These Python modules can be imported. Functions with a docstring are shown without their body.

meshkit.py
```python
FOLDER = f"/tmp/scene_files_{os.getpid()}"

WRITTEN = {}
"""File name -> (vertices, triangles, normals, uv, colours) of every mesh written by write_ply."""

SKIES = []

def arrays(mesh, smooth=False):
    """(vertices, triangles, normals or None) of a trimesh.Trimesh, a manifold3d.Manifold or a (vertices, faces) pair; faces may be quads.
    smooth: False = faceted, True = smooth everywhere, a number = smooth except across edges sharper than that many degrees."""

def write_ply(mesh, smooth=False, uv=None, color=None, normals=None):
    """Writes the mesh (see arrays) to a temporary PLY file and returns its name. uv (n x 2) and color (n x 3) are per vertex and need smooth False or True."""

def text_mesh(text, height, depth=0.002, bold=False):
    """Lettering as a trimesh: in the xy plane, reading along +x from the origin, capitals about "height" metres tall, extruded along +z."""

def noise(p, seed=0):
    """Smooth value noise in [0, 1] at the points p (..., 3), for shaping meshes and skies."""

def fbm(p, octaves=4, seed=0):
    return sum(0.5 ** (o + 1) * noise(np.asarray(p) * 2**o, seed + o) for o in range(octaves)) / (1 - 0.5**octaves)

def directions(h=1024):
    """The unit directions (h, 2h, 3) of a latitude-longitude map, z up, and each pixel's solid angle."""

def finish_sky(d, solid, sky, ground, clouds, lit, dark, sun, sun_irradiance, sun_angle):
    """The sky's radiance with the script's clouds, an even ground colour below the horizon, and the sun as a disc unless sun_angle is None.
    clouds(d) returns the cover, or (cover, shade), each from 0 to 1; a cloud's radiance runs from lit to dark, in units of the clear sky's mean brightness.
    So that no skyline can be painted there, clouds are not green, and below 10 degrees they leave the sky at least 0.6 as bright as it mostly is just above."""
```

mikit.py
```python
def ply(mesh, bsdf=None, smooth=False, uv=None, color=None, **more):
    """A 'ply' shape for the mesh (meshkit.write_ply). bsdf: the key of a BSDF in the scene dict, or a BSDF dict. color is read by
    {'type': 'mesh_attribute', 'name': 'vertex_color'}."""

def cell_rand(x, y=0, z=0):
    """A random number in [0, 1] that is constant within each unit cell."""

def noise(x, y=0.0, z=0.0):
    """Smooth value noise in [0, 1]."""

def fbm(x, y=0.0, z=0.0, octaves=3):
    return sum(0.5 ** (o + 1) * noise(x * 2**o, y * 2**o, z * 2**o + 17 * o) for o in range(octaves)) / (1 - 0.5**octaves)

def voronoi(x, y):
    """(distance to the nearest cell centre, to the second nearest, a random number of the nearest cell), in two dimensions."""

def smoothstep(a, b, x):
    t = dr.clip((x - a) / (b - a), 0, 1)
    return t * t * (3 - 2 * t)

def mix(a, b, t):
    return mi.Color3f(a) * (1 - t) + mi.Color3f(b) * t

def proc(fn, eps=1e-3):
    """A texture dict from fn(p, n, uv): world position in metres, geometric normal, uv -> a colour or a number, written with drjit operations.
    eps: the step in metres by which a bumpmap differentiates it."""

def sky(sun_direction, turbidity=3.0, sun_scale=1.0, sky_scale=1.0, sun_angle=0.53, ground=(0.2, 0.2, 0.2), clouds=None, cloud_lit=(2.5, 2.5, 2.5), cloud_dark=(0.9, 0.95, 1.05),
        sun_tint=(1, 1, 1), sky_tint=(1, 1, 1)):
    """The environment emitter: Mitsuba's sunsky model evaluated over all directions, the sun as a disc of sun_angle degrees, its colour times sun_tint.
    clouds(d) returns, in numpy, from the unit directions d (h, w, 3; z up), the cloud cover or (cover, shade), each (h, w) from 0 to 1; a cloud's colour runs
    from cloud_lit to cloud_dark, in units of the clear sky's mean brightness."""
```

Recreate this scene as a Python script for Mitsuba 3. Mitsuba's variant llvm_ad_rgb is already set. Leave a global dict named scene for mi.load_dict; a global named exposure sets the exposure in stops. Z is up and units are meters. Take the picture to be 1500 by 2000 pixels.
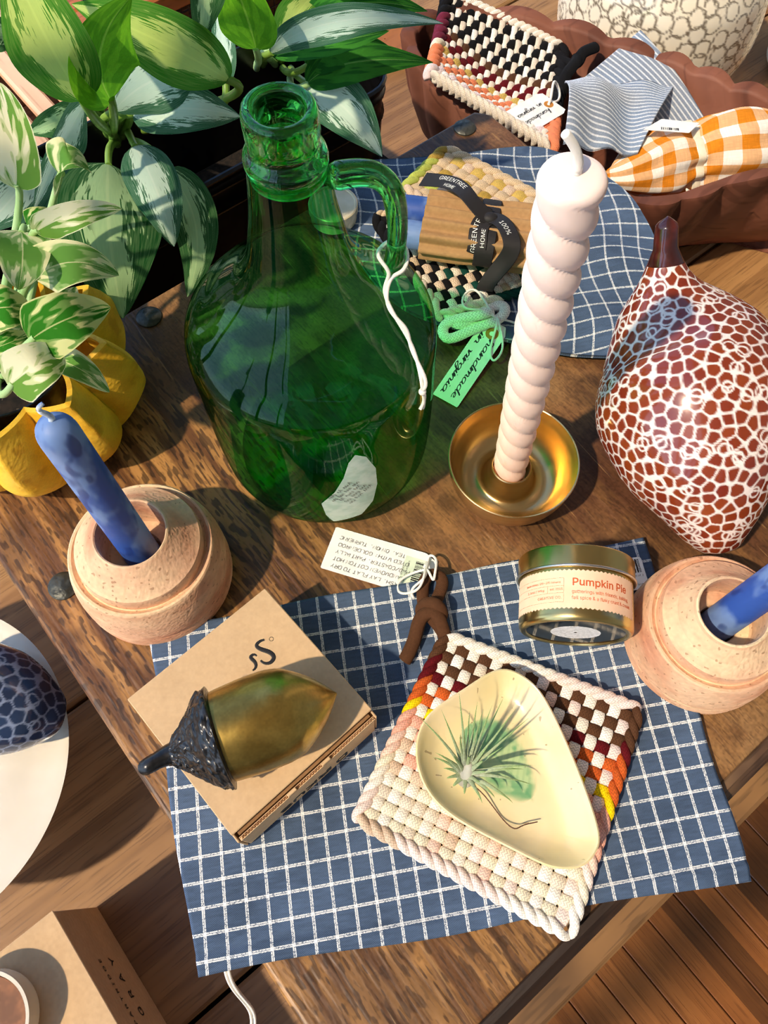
import math, random
import numpy as np, trimesh, drjit as dr, mitsuba as mi, mikit, meshkit
from scipy.interpolate import PchipInterpolator, CubicSpline
from scipy.spatial import cKDTree
from mikit import proc, noise, fbm, voronoi, smoothstep, mix, cell_rand

random.seed(7); RNG = np.random.default_rng(7)
scene, labels = {}, {}
Tr = mi.ScalarTransform4f
A3 = lambda *a: np.array(a, float)
def unit(v):
    v = np.asarray(v, float); return v / max(np.linalg.norm(v), 1e-12)

# ------------------------------------------------------------------ camera, sky, sun, exposure
# z = 0 is the top of the low wooden chest that carries most of the things; the floor lies at z = -0.64
FOC, PITCH, ROLL = 1560.0, math.radians(65.3), math.radians(-1.4)
CAM = A3(0, 0, 0.5)
FWD = A3(0, math.cos(PITCH), -math.sin(PITCH)); DN0 = A3(0, -math.sin(PITCH), -math.cos(PITCH)); RT0 = A3(1, 0, 0)
RT = RT0 * math.cos(ROLL) + DN0 * math.sin(ROLL); DN = -RT0 * math.sin(ROLL) + DN0 * math.cos(ROLL)
scene['camera'] = {'type': 'perspective', 'fov': math.degrees(2 * math.atan(750 / FOC)), 'fov_axis': 'x', 'near_clip': 0.01, 'far_clip': 50.0,
                   'to_world': Tr().look_at(origin=CAM.tolist(), target=(CAM + FWD).tolist(), up=(-DN).tolist())}
SUN_AZ, SUN_EL = math.radians(37), math.radians(52)
SUN = A3(-math.cos(SUN_AZ) * math.cos(SUN_EL), -math.sin(SUN_AZ) * math.cos(SUN_EL), math.sin(SUN_EL))
scene['sky'] = mikit.sky(SUN.tolist(), turbidity=3.0, sun_scale=1.0, sky_scale=2.9, sun_angle=1.6, ground=(0.25, 0.24, 0.22), sun_tint=(1.0, 0.97, 0.92), sky_tint=(1.0, 1.0, 1.0))
exposure = 1.52

def on(u, v, z=0.0):
    """The point of the horizontal plane at height z that a measured point of the photograph lies on."""
    d = FWD * FOC + RT * (u - 750) + DN * (v - 1000)
    return CAM + d * ((z - CAM[2]) / d[2])
def depth(p): return float((np.asarray(p) - CAM) @ FWD)

# ------------------------------------------------------------------ helpers: entries and labels
def numbered(key):
    if key not in scene and key not in labels and not any(k.startswith(key + '__') for k in scene): return key
    i = 1
    while True:
        k = f'{key}_{i:03d}'
        if k not in scene and k not in labels and not any(q.startswith(k + '__') for q in scene): return k
        i += 1
def thing(name, label, cat, group=None, kind=None):
    key = numbered(name); d = {'label': label, 'category': cat}
    if group: d['group'] = group
    if kind: d['kind'] = kind
    labels[key] = d; return key
def part(root, name, mesh, mat, smooth=35, uv=None, color=None, label=None, kind=None, to_world=None):
    key = root if name is None else f'{root}__{name}'
    if name is not None and key in scene:
        i = 1
        while f'{key}_{i:03d}' in scene: i += 1
        key = f'{key}_{i:03d}'
    if (uv is not None or color is not None) and smooth not in (True, False): smooth = True
    sh = dict(mesh) if isinstance(mesh, dict) else mikit.ply(mesh, mat, smooth=smooth, uv=uv, color=color)
    if to_world is not None: sh['to_world'] = to_world
    scene[key] = sh
    if label or kind:
        labels[key] = {**({'label': label} if label else {}), **({'kind': kind} if kind else {})}
    return key

# ------------------------------------------------------------------ helpers: meshes
def tm(v, f): return trimesh.Trimesh(np.asarray(v, float), np.asarray(f, int), process=False)
def cat(*ms): return trimesh.util.concatenate([m for m in ms if m is not None])
def grid_faces(ny, nx, wx=False, wy=False, flip=False):
    i, j = np.meshgrid(np.arange(ny if wy else ny - 1), np.arange(nx if wx else nx - 1), indexing='ij')
    i2, j2 = (i + 1) % ny, (j + 1) % nx
    q = np.stack([i * nx + j, i * nx + j2, i2 * nx + j2, i2 * nx + j], -1).reshape(-1, 4)
    if flip: q = q[:, ::-1]
    return np.vstack([q[:, [0, 1, 2]], q[:, [0, 2, 3]]])
def grid(P, flip=False):
    P = np.asarray(P); return tm(P.reshape(-1, 3), grid_faces(P.shape[0], P.shape[1], flip=flip))
def uvgrid(ny, nx, su=1.0, sv=1.0):
    v, u = np.meshgrid(np.linspace(0, sv, ny), np.linspace(0, su, nx), indexing='ij'); return np.stack([u.ravel(), v.ravel()], 1)
def spline(pts, n=40):
    pts = np.asarray(pts, float)
    if len(pts) == 2: return pts[0] + (pts[1] - pts[0]) * np.linspace(0, 1, n)[:, None]
    t = np.r_[0, np.cumsum(np.linalg.norm(np.diff(pts, axis=0), axis=1) ** .6 + 1e-6)]
    return CubicSpline(t, pts)(np.linspace(0, t[-1], n))
def lathe(prof, n=64, z0=0.0, loc=(0, 0, 0), closed=True):
    """Revolves (r, z) pairs round z, from the bottom outside up; the profile may come back down inside."""
    prof = np.asarray(prof, float); a = np.linspace(0, 2 * np.pi, n, endpoint=False)
    P = np.stack([prof[:, 0, None] * np.cos(a), prof[:, 0, None] * np.sin(a), np.repeat(prof[:, 1, None] + z0, n, 1)], -1) + np.asarray(loc)
    f = grid_faces(len(prof), n, wx=True, wy=closed)
    return tm(P.reshape(-1, 3), f)
def smoothprof(pts, n=60):
    pts = np.asarray(pts, float); t = np.r_[0, np.cumsum(np.linalg.norm(np.diff(pts, axis=0), axis=1))]
    s = np.linspace(0, t[-1], n); return np.stack([PchipInterpolator(t, pts[:, 0])(s), PchipInterpolator(t, pts[:, 1])(s)], 1)
def frames(path, up=(0, 0, 1)):
    t = np.gradient(path, axis=0); t /= np.linalg.norm(t, axis=1, keepdims=True) + 1e-12
    up = np.broadcast_to(np.asarray(up, float), path.shape)
    s = np.cross(t, up); bad = np.linalg.norm(s, axis=1) < 1e-3; s[bad] = np.cross(t[bad], [1., 0.13, 0])
    s /= np.linalg.norm(s, axis=1, keepdims=True)
    return t, s, np.cross(s, t)
def sweep(path, w, h=None, n=8, up=(0, 0, 1), caps=True, power=1.0):
    """A tube along a path: half-width w across, half-height h along up; closed with end points."""
    path = np.asarray(path, float); w = np.broadcast_to(w, len(path)); h = w if h is None else np.broadcast_to(h, len(path))
    t, s, u = frames(path, up); a = np.linspace(0, 2 * np.pi, n, endpoint=False)
    ca, sa = np.sign(np.cos(a)) * np.abs(np.cos(a)) ** power, np.sign(np.sin(a)) * np.abs(np.sin(a)) ** power
    P = path[:, None] + (w[:, None] * ca)[:, :, None] * s[:, None] + (h[:, None] * sa)[:, :, None] * u[:, None]
    m = P.reshape(-1, 3); f = grid_faces(len(path), n, wx=True)
    if caps:
        k = len(m); m = np.vstack([m, path[:1], path[-1:]]); j = np.arange(n); j2 = (j + 1) % n; e = (len(path) - 1) * n
        f = np.vstack([f, np.stack([np.full(n, k), j2, j], 1), np.stack([np.full(n, k + 1), e + j, e + j2], 1)])
    return tm(m, f[:, ::-1])
def tube(pts, r, n=8, k=40, smooth=True): return sweep(spline(pts, k) if smooth else np.asarray(pts, float), r, n=n)
def box(size, loc=(0, 0, 0), rot=0.0, bev=0.0):
    import manifold3d as m3
    s = np.asarray(size, float)
    if bev > 0:
        b = min(bev, s.min() * .45); c = trimesh.creation.box(s - 2 * b); pts = []
        for p in c.vertices:
            for d in np.vstack([np.eye(3), -np.eye(3)]): pts.append(p + d * b)
        m = trimesh.convex.convex_hull(np.array(pts))
    else: m = trimesh.creation.box(s)
    m.apply_transform(trimesh.transformations.rotation_matrix(rot, [0, 0, 1])); m.apply_translation(loc); return m
def extrude(poly, h, z=0.0):
    m = trimesh.creation.extrude_polygon(poly, h, engine='earcut'); m.apply_translation([0, 0, z]); return m
def place(m, o, x, y, z=None):
    x, y = unit(x), np.asarray(y, float); y = unit(y - x * (x @ y)); z = np.cross(x, y) if z is None else unit(z)
    m = m.copy(); m.vertices = np.asarray(o) + m.vertices[:, :1] * x + m.vertices[:, 1:2] * y + m.vertices[:, 2:3] * z; return m
def ribbon(path, width, side, th=0.0004):
    """A thin band along a path; side: its direction across, per point."""
    path = np.asarray(path, float); side = np.broadcast_to(np.asarray(side, float), path.shape)
    return sweep(path, width / 2, th, n=8, up=np.cross(side, np.gradient(path, axis=0)), power=.35)

# ------------------------------------------------------------------ helpers: lettering
FONT = {'A': '002640,1232', 'B': '00063645443303,3342413000', 'C': '4536160501103041', 'D': '00063645413000', 'E': '46060040,0333', 'F': '460600,0333', 'G': '4536160501103041' '4323',
        'H': '0006,4046,0343', 'I': '2026', 'K': '0006,460340', 'L': '060040', 'M': '0006234640', 'N': '00064046', 'O': '160501103041453616', 'P': '00063645443303', 'R': '00063645443303,2340',
        'S': '453616050413334241301001', 'T': '0646,2620', 'U': '060110304146', 'V': '062046', 'W': '0610233046', 'Y': '062346,2320', ',': '2110', '.': '2021', '/': '0046', ':': '2122,2425',
        '0': '160501103041453616', '1': '152620', '2': '05163645440040', '$': '4516053342311001,2026'}
CURS = {'a': (3.4, [(2.6, 2.6), (1.4, 3), (.3, 1.8), (.6, .2), (1.8, .4), (2.6, 2.6), (2.5, .6), (3.4, .3)]), 'n': (3.4, [(0, .3), (.6, 2.8), (.7, 0), (1.2, 2), (2, 3), (2.6, 2.4), (2.6, .4), (3.4, .3)]),
        'd': (3.4, [(2.6, 2.6), (1.4, 3), (.3, 1.8), (.6, .2), (1.8, .4), (2.6, 2.2), (3.2, 6), (2.7, .6), (3.4, .3)]),
        'm': (4.5, [(0, .3), (.5, 2.8), (.6, 0), (1.1, 2.2), (1.7, 3), (2.1, 2.4), (2.1, 0), (2.6, 2.2), (3.2, 3), (3.7, 2.4), (3.7, .4), (4.5, .3)]),
        'e': (2.6, [(0, .6), (1, 1.4), (2, 2.2), (1.5, 3), (.6, 2.4), (.5, .8), (1.4, 0), (2.6, .6)]), 'h': (3.2, [(0, .3), (1, 4), (1.4, 6), (.8, 6), (.5, 3), (.5, 0), (1, 2), (1.8, 3), (2.4, 2.4), (2.4, .4), (3.2, .3)]),
        'i': (1.3, [(0, .3), (.6, 2.8), (.6, .5), (1.3, .3)]), 'v': (2.4, [(0, 2.6), (.5, 2.8), (.9, 0), (1.8, 2.9), (2.4, 2.4)]), 'r': (2.2, [(0, .3), (.5, 2.8), (.6, 0), (1, 2.2), (1.7, 2.9), (2.2, 2.4)]),
        'g': (3, [(2.4, 2.6), (1.3, 3), (.3, 1.8), (.6, .4), (1.7, .6), (2.4, 2.6), (2.3, -2), (1.3, -3), (.6, -2.2), (1.8, -.6), (3, .3)])}
def pen(text, height, r, slant=0.0, gap=1.6, jit=0.0, cursive=False):
    """Handwriting in the xy plane as thin strokes; capitals are height tall."""
    s, x, out = height / 6.0, 0.0, []
    rg = random.Random(len(text))
    for ch in text:
        if ch == ' ': x += 2.6; continue
        if cursive:
            adv, p = CURS[ch]; sk = [spline(np.array(p), 6 * len(p))]
            if ch == 'i': sk.append(np.array([(.8, 4.2), (.95, 4.6)]))
        else:
            adv = 4 + gap; sk = [np.array([(int(q[i]), int(q[i + 1])) for i in range(0, len(q), 2)], float) for q in FONT[ch].split(',')]
        for q in sk:
            q = q + [x, 0]
            if jit: q = q + np.array([[rg.uniform(-jit, jit), rg.uniform(-jit, jit)] for _ in q])
            q = np.stack([(q[:, 0] + slant * q[:, 1]) * s, q[:, 1] * s, q[:, 0] * 0], 1)
            out.append(sweep(q, r, r * .35, n=4))
        x += adv if ch != 'I' else 3
    return cat(*out)
def width_of(m): return m.vertices[:, 0].max() - m.vertices[:, 0].min()
def bars(n, w, h, th=0.0002, seed=1):
    rg = random.Random(seed); ms, x = [], 0.0
    while x < w:
        b = rg.choice([.5, .5, 1, 1.6]) * w / n; ms.append(box((b, h, th), (x + b / 2, h / 2, 0))); x += b + rg.choice([.5, .7, 1.1]) * w / n
    return cat(*ms)

# ------------------------------------------------------------------ materials
def lin(r, g, b): return [((c / 255) / 12.92 if c / 255 <= .04045 else ((c / 255 + .055) / 1.055) ** 2.4) for c in (r, g, b)]
def tex(c): return c if isinstance(c, dict) else proc(c) if callable(c) else {'type': 'rgb', 'value': list(map(float, c))}
def M(name, color, rough=0.5, metal=0.0, spec=0.5, bump=None, bs=1.0, eps=5e-4, two=True, **kw):
    b = {'type': 'principled', 'base_color': tex(color), 'roughness': rough if isinstance(rough, dict) else float(rough), 'metallic': float(metal), 'specular': float(spec), **kw}
    if bump is not None: b = {'type': 'bumpmap', 'arbitrary': proc(bump, eps), 'scale': float(bs), 'bsdf': b}
    scene[name] = {'type': 'twosided', 'bsdf': b} if two else b
    return name
EX, EY = A3(.763, .647, 0), A3(-.647, .763, 0)             # the chest's and the planks' two directions
def wood(along, cols, fa=5.0, fc=70.0, blotch=9.0, seed=0.0, plank=None, contrast=1.0, scr=0.0, kv=.36):
    across = A3(-along[1], along[0], 0)
    c0, c1, c2, c3 = [lin(*c) for c in cols]
    def fn(p, n, uv):
        a = p.x * float(along[0]) + p.y * float(along[1]); c = p.x * float(across[0]) + p.y * float(across[1]) + p.z * .7
        if plank is not None:
            k = cell_rand(dr.floor((c - plank[0]) / plank[1]), 3.0 + seed); a = a + k * 7.0
        else: k = mi.Float(.5)
        w = fbm(a * fa * .6 + seed, c * fa * 2.0, 0, 2) * .012
        g = fbm((a + 3) * fa, (c + w) * fc, seed, 3); fine = noise(a * fa * 9, c * fc * 7, seed)
        b = fbm(a * blotch * .6 + seed, c * blotch, 4.0 + seed, 4)
        t = smoothstep(.28, .72, g)
        col = mix(c1, c2, t)
        col = mix(col, c3, smoothstep(.52, .72, b) * .75 * contrast)
        col = mix(col, c0, smoothstep(.50, .30, b) * .8 * contrast)
        col = mix(col, c0, smoothstep(.62, .85, fine) * .4)
        if scr: col = mix(col, c3, smoothstep(.80, .9, noise(a * 260 + c * 90, c * 9 - a * 9, 3.0)) * scr)
        return col * (1 - kv * .5 + kv * k)
    return fn
def wood_bump(along, fa, fc):
    across = A3(-along[1], along[0], 0)
    def fn(p, n, uv):
        a = p.x * float(along[0]) + p.y * float(along[1]); c = p.x * float(across[0]) + p.y * float(across[1]) + p.z
        return fbm(a * fa * 3, c * fc * 2, 0, 3)
    return fn
def plain_noise(c0, c1, f=200.0, o=3, lo=.3, hi=.7, speck=None, sf=700.0):
    c0, c1 = lin(*c0), lin(*c1); sp = None if speck is None else lin(*speck)
    def fn(p, n, uv):
        col = mix(c0, c1, smoothstep(lo, hi, fbm(p.x * f, p.y * f, p.z * f, o)))
        if sp is not None: col = mix(col, sp, smoothstep(.84, .9, noise(p.x * sf, p.y * sf, p.z * sf)) * .7)
        return col
    return fn

def chest_col(p, n, uv):
    a = p.x * .647 - p.y * .763; c = p.x * .763 + p.y * .647       # grain runs along -EY
    w = (fbm(a * 16, c * 22, 9.0, 2) - .5) * .010; g = fbm(a * 13, (c + w) * 150, 1.0, 4); fine = noise(a * 130, (c + w) * 680, 2.0); pore = noise(a * 240, c * 1150, 5.0)
    b = fbm(a * 11, c * 13, 7.0, 4); b2 = fbm(a * 26 + 9, c * 30, 3.0, 3)
    edge = smoothstep(.15, -.02, c + .12 * (b - .5)) * .85 + .5 * smoothstep(.56, .68, fbm(a * 7 + 3, c * 9, 5.0, 3))
    edge = dr.minimum(edge, 1.0)               # the worn strip by the left edge: open yellow grain
    base = mix(lin(60, 37, 25), lin(128, 92, 58), smoothstep(.36, .64, b))
    base = mix(base, lin(98, 62, 42), smoothstep(.45, .7, b2) * .55)
    base = mix(base, lin(40, 26, 19), smoothstep(.54, .36, b2) * .6)
    base = mix(base, lin(158, 124, 82), smoothstep(.60, .76, b) * smoothstep(.4, .6, b2) * .6)
    base = base * (.78 + .44 * noise(p.x * 700, p.y * 700, 3.0)) 
    gold = mix(lin(104, 68, 38), lin(178, 130, 74), smoothstep(.36, .66, g))
    gold = mix(gold, lin(58, 38, 26), smoothstep(.50, .70, b2) * .55)
    gold = mix(gold, lin(36, 24, 16), smoothstep(.58, .75, fine) * .7)
    col = mix(base, gold, edge * .9 + (1 - edge) * .16)
    col = mix(col, lin(46, 30, 20), smoothstep(.62, .8, pore) * .30)
    scr = smoothstep(.90, .95, noise(a * 30 + c * 420, c * 40 - a * 20, 8.0)) * smoothstep(.5, .6, b2)
    return mix(col, lin(190, 152, 100), scr * .30)
M('m_chest', proc(chest_col), .42, spec=.45, bump=wood_bump(-EY, 20, 260), bs=.0004)
M('m_chest_lip', proc(wood(EX, [(26, 18, 14), (52, 36, 27), (84, 62, 46), (130, 104, 78)], 8, 90, 20, 4)), .5, bump=wood_bump(EX, 20, 200), bs=.0005)
M('m_chest_side', proc(wood(EX, [(30, 18, 12), (60, 34, 22), (92, 56, 34), (110, 74, 48)], 6, 60, 9, 2)), .55)
M('m_bench', proc(wood(EX, [(84, 58, 36), (132, 96, 60), (156, 118, 76), (168, 132, 88)], 5, 130, 5, 6, plank=(.27, .23), contrast=.38)), .5, bump=wood_bump(EX, 12, 160), bs=.0003)
M('m_rail', proc(wood(EX, [(60, 42, 28), (140, 104, 66), (170, 132, 86), (186, 150, 104)], 4, 60, 8, 9)), .6)
M('m_floor', proc(wood(-EY, [(84, 48, 23), (124, 76, 37), (138, 87, 44), (160, 108, 60)], 3.2, 150, 4, 3, plank=(-.0418, .0472), contrast=.3, kv=1.1)), .38, bump=wood_bump(-EY, 9, 120), bs=.0002)
M('m_slat', proc(wood(-EY, [(176, 128, 96), (222, 182, 148), (234, 198, 166), (240, 208, 178)], 2.5, 40, 6, 5, contrast=.4)), .5)
M('m_darkmetal', proc(plain_noise((52, 54, 50), (84, 86, 80), 160)), .42, .6, bump=lambda p, n, uv: fbm(p.x * 300, p.y * 300, 0, 3), bs=.0006)

# ================================================================== the setting
def rect_n(e0, e1, n0, n1, z0, z1, bev=.0015):
    c = EX * (e0 + e1) / 2 + EY * (n0 + n1) / 2; c[2] = (z0 + z1) / 2
    return box((e1 - e0, n1 - n0, z1 - z0), c, math.atan2(EX[1], EX[0]), bev)
labels['floor'] = {'label': 'narrow strip floor of warm brown oak boards', 'category': 'floor', 'kind': 'structure'}
M('m_subfloor', lin(60, 36, 20), .8)
scene['floor'] = mikit.ply(box((7, 7, .02), (.3, .4, -.662)), 'm_subfloor')
k0, W = -.0418, .0472
rg = random.Random(5)
for i in range(-6, 22):
    e0 = k0 + i * W; cuts = [-1.9, rg.uniform(-1.2, -.7), rg.uniform(-.62, -.3), rg.uniform(.1, .6), 1.9]
    if i == 3: cuts[2] = -.205
    for a, b in zip(cuts, cuts[1:]):
        part('floor', 'board', rect_n(e0 + .0006, e0 + W - .0006, a + .0008, b - .0008, -.652, -.64 - rg.uniform(0, .0006), .0012), 'm_floor')
M('m_wall', lin(226, 218, 204), .85)
M('m_ceiling', lin(236, 232, 224), .9)
M('m_trim', lin(40, 34, 30), .5)
for nm, size, loc, mt in (('wall_back', (2.9, .1, 3.6), (1.95, 2.6, 1.14), 'm_wall'), ('wall_front', (4.6, .1, 3.6), (1.1, -3.1, 1.14), 'm_wall'), ('wall_right', (.1, 5.6, 3.6), (3.0, -.2, 1.14), 'm_wall'), ('ceiling', (3.8, 5.6, .1), (1.15, -.2, 2.98), 'm_ceiling')):
    scene[nm] = mikit.ply(box(size, loc), mt); labels[nm] = {'label': nm.replace('_', ' ') + ' of the shop', 'category': nm.split('_')[0], 'kind': 'structure'}
scene['baseboard_back'] = mikit.ply(box((2.9, .02, .12), (1.95, 2.54, -.58), 0, .004), 'm_trim'); labels['baseboard_back'] = {'label': 'dark baseboard along the back wall', 'category': 'baseboard', 'kind': 'structure'}
t = 'window_1'; labels[t] = {'label': 'tall shop window with dark frame', 'category': 'window', 'kind': 'structure'}
for y in (-2.9, -1.45, .35, 1.4, 2.5): part(t, 'mullion', box((.06, .06, 3.2), (-1.45, y, .96), 0, .004), 'm_trim')
part(t, 'sill', box((.14, 5.5, .3), (-1.45, -.2, -.49), 0, .004), 'm_trim')

t = 'window_2'; labels[t] = {'label': 'tall shop window in the back wall with dark frame', 'category': 'window', 'kind': 'structure'}
for x in (-1.4, -.45, .47): part(t, 'mullion', box((.06, .06, 3.2), (x, 2.6, .96), 0, .004), 'm_trim')
part(t, 'sill', box((1.9, .14, .3), (-.46, 2.6, -.49), 0, .004), 'm_trim')

# ------------------------------------------------------------------ low table of wide planks
bench = thing('low_table', 'broad low wooden table of wide worn planks beneath the small chest', 'table')
M('m_gap', lin(14, 10, 8), .9)
edges = [-.112, .01, .27, .50, .735, .965, 1.2, 1.45]
for a, b in zip(edges, edges[1:]):
    part(bench, 'plank', rect_n(-1.15, 1.35, a + .0016, b - .0016, -.235, -.2 - rg.uniform(0, .0012), .003), 'm_bench')
part(bench, 'edge_rail', rect_n(-1.15, 1.35, -.158, -.113, -.250, -.2, .004), 'm_rail', label='pale worn edge rail')
part(bench, 'bearer', rect_n(-1.1, 1.3, -.14, 1.4, -.262, -.236, 0), 'm_gap')
for e, n in ((-.8, -.08), (1.2, -.08), (-.8, 1.3), (1.2, 1.3)):
    part(bench, 'leg', rect_n(e - .035, e + .035, n - .035, n + .035, -.64, -.262, .004), 'm_rail')

# ------------------------------------------------------------------ the small chest
CC = A3(.0430, .2560, 0); HA, HB = .273, .266              # centre and half sides along EX, EY
def chest_xy(p): d = np.asarray(p, float)[..., :2] - CC[:2]; return d @ EX[:2], d @ EY[:2]
chest = thing('wooden_chest', 'low square chest of dark worn wood with black studs near its corners', 'chest')
from shapely.geometry import Polygon, Point, LineString, box as sbox
from shapely import affinity
def rrect(a0, a1, b0, b1, r): return sbox(a0 + r, b0 + r, a1 - r, b1 - r).buffer(r, quad_segs=6)
def to_chest(m):
    m = m.copy(); v = m.vertices; m.vertices = CC + v[:, :1] * EX + v[:, 1:2] * EY + v[:, 2:3] * A3(0, 0, 1); return m
def slab(poly, z0, z1, ch):
    """An extruded outline with its top edge chamfered."""
    lo, hi = np.array(poly.exterior.coords)[:-1], np.array(poly.buffer(-ch).exterior.coords)[:-1]
    n = 120; ring = lambda pl, z: np.array([[*pl.exterior.interpolate(s, normalized=True).coords[0], z] for s in np.linspace(0, 1, n, endpoint=False)])
    rs = [ring(poly, z0), ring(poly, z1 - ch), ring(poly.buffer(-ch * .35), z1 - ch * .35), ring(poly.buffer(-ch), z1)]
    V = np.vstack(rs); F = [grid_faces(4, n, wx=True)]
    tv = np.vstack([V, [[0, 0, z1]], [[0, 0, z0]]]); j = np.arange(n); j2 = (j + 1) % n
    F.append(np.stack([3 * n + j, 3 * n + j2, np.full(n, 4 * n)], 1)); F.append(np.stack([j2, j, np.full(n, 4 * n + 1)], 1))
    m = tm(tv, np.vstack(F))
    if m.volume < 0: m.invert()
    return m
part(chest, 'top', to_chest(slab(rrect(-HA, HA, -HB + .008, HB, .006), -.022, 0, .004)), 'm_chest', smooth=20)
part(chest, 'front_lip', to_chest(box((2 * HA, .016, .026), (0, -HB + .006, -.0145), 0, .006)), 'm_chest_lip', label='dark rounded front lip')
for a, b, sx, sy in ((0, -HB + .035, 2 * HA - .06, .02), (0, HB - .02, 2 * HA - .06, .02), (-HA + .02, 0, .02, 2 * HB - .03), (HA - .02, 0, .02, 2 * HB - .03)):
    part(chest, 'side_panel', to_chest(box((sx, sy, .176), (a, b, -.11), 0, .002)), 'm_chest_side')
for u, v in ((908, 247), (290, 617), (122, 1143)):
    p = on(u, v, .002); r = .0098
    part(chest, 'stud', lathe([(0, .0), (r, 0), (r * 1.0, .0018), (r * .8, .0032), (r * .35, .0038), (0, .0039)], 28, loc=(p[0], p[1], -.0005)), 'm_darkmetal')

# ------------------------------------------------------------------ checked tea towels
def check_tex(base, line, sp, lw):
    base, line = lin(*base), lin(*line)
    def fn(p, n, uv):
        u, v = uv.x, uv.y
        spu, spv = (sp if isinstance(sp, tuple) else (sp, sp))
        fu, fv = dr.abs(u / spu - dr.floor(u / spu) - .5) * spu, dr.abs(v / spv - dr.floor(v / spv) - .5) * spv
        th = 1.0 / .00052                                            # threads
        tw = (u + v) * th * .5; tw = dr.abs(tw - dr.floor(tw) - .5) * 2
        du = dr.select(fu < lw * .5, 1.0, 0.0); dv = dr.select(fv < lw * .5, 1.0, 0.0)
        dots_u = dr.select(cell_rand(dr.floor(u / lw * 3), dr.floor(v * th)) > .22, 1.0, .25); dots_v = dr.select(cell_rand(dr.floor(u * th), dr.floor(v / lw * 3)) > .22, 1.0, .25)
        gu, gv = fu / lw * 4, fv / lw * 4
        two_u, two_v = dr.select(dr.abs(gu - 1.2) < .75, 1.0, .45), dr.select(dr.abs(gv - 1.2) < .75, 1.0, .45)
        a = dr.maximum(du * dots_u * two_u, dv * dots_v * two_v) * .80; a = dr.minimum(a + du * dv * .45, 1.0)
        b = mi.Color3f(base) * (.62 + .55 * tw + .35 * (fbm(u * 160, v * 900, 0, 2) - .5) + .5 * (fbm(u * 40, v * 40, 3.0, 3) - .5))
        return mix(b, line, a)
    return proc(fn)
M('m_towel', check_tex((76, 95, 122), (232, 236, 236), (.0119, .0131), .0018), .9, spec=.15, sheen=.3)
M('m_towel_back', check_tex((78, 98, 126), (228, 232, 232), (.0140, .0135), .0015), .9, spec=.15, sheen=.3)

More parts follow.
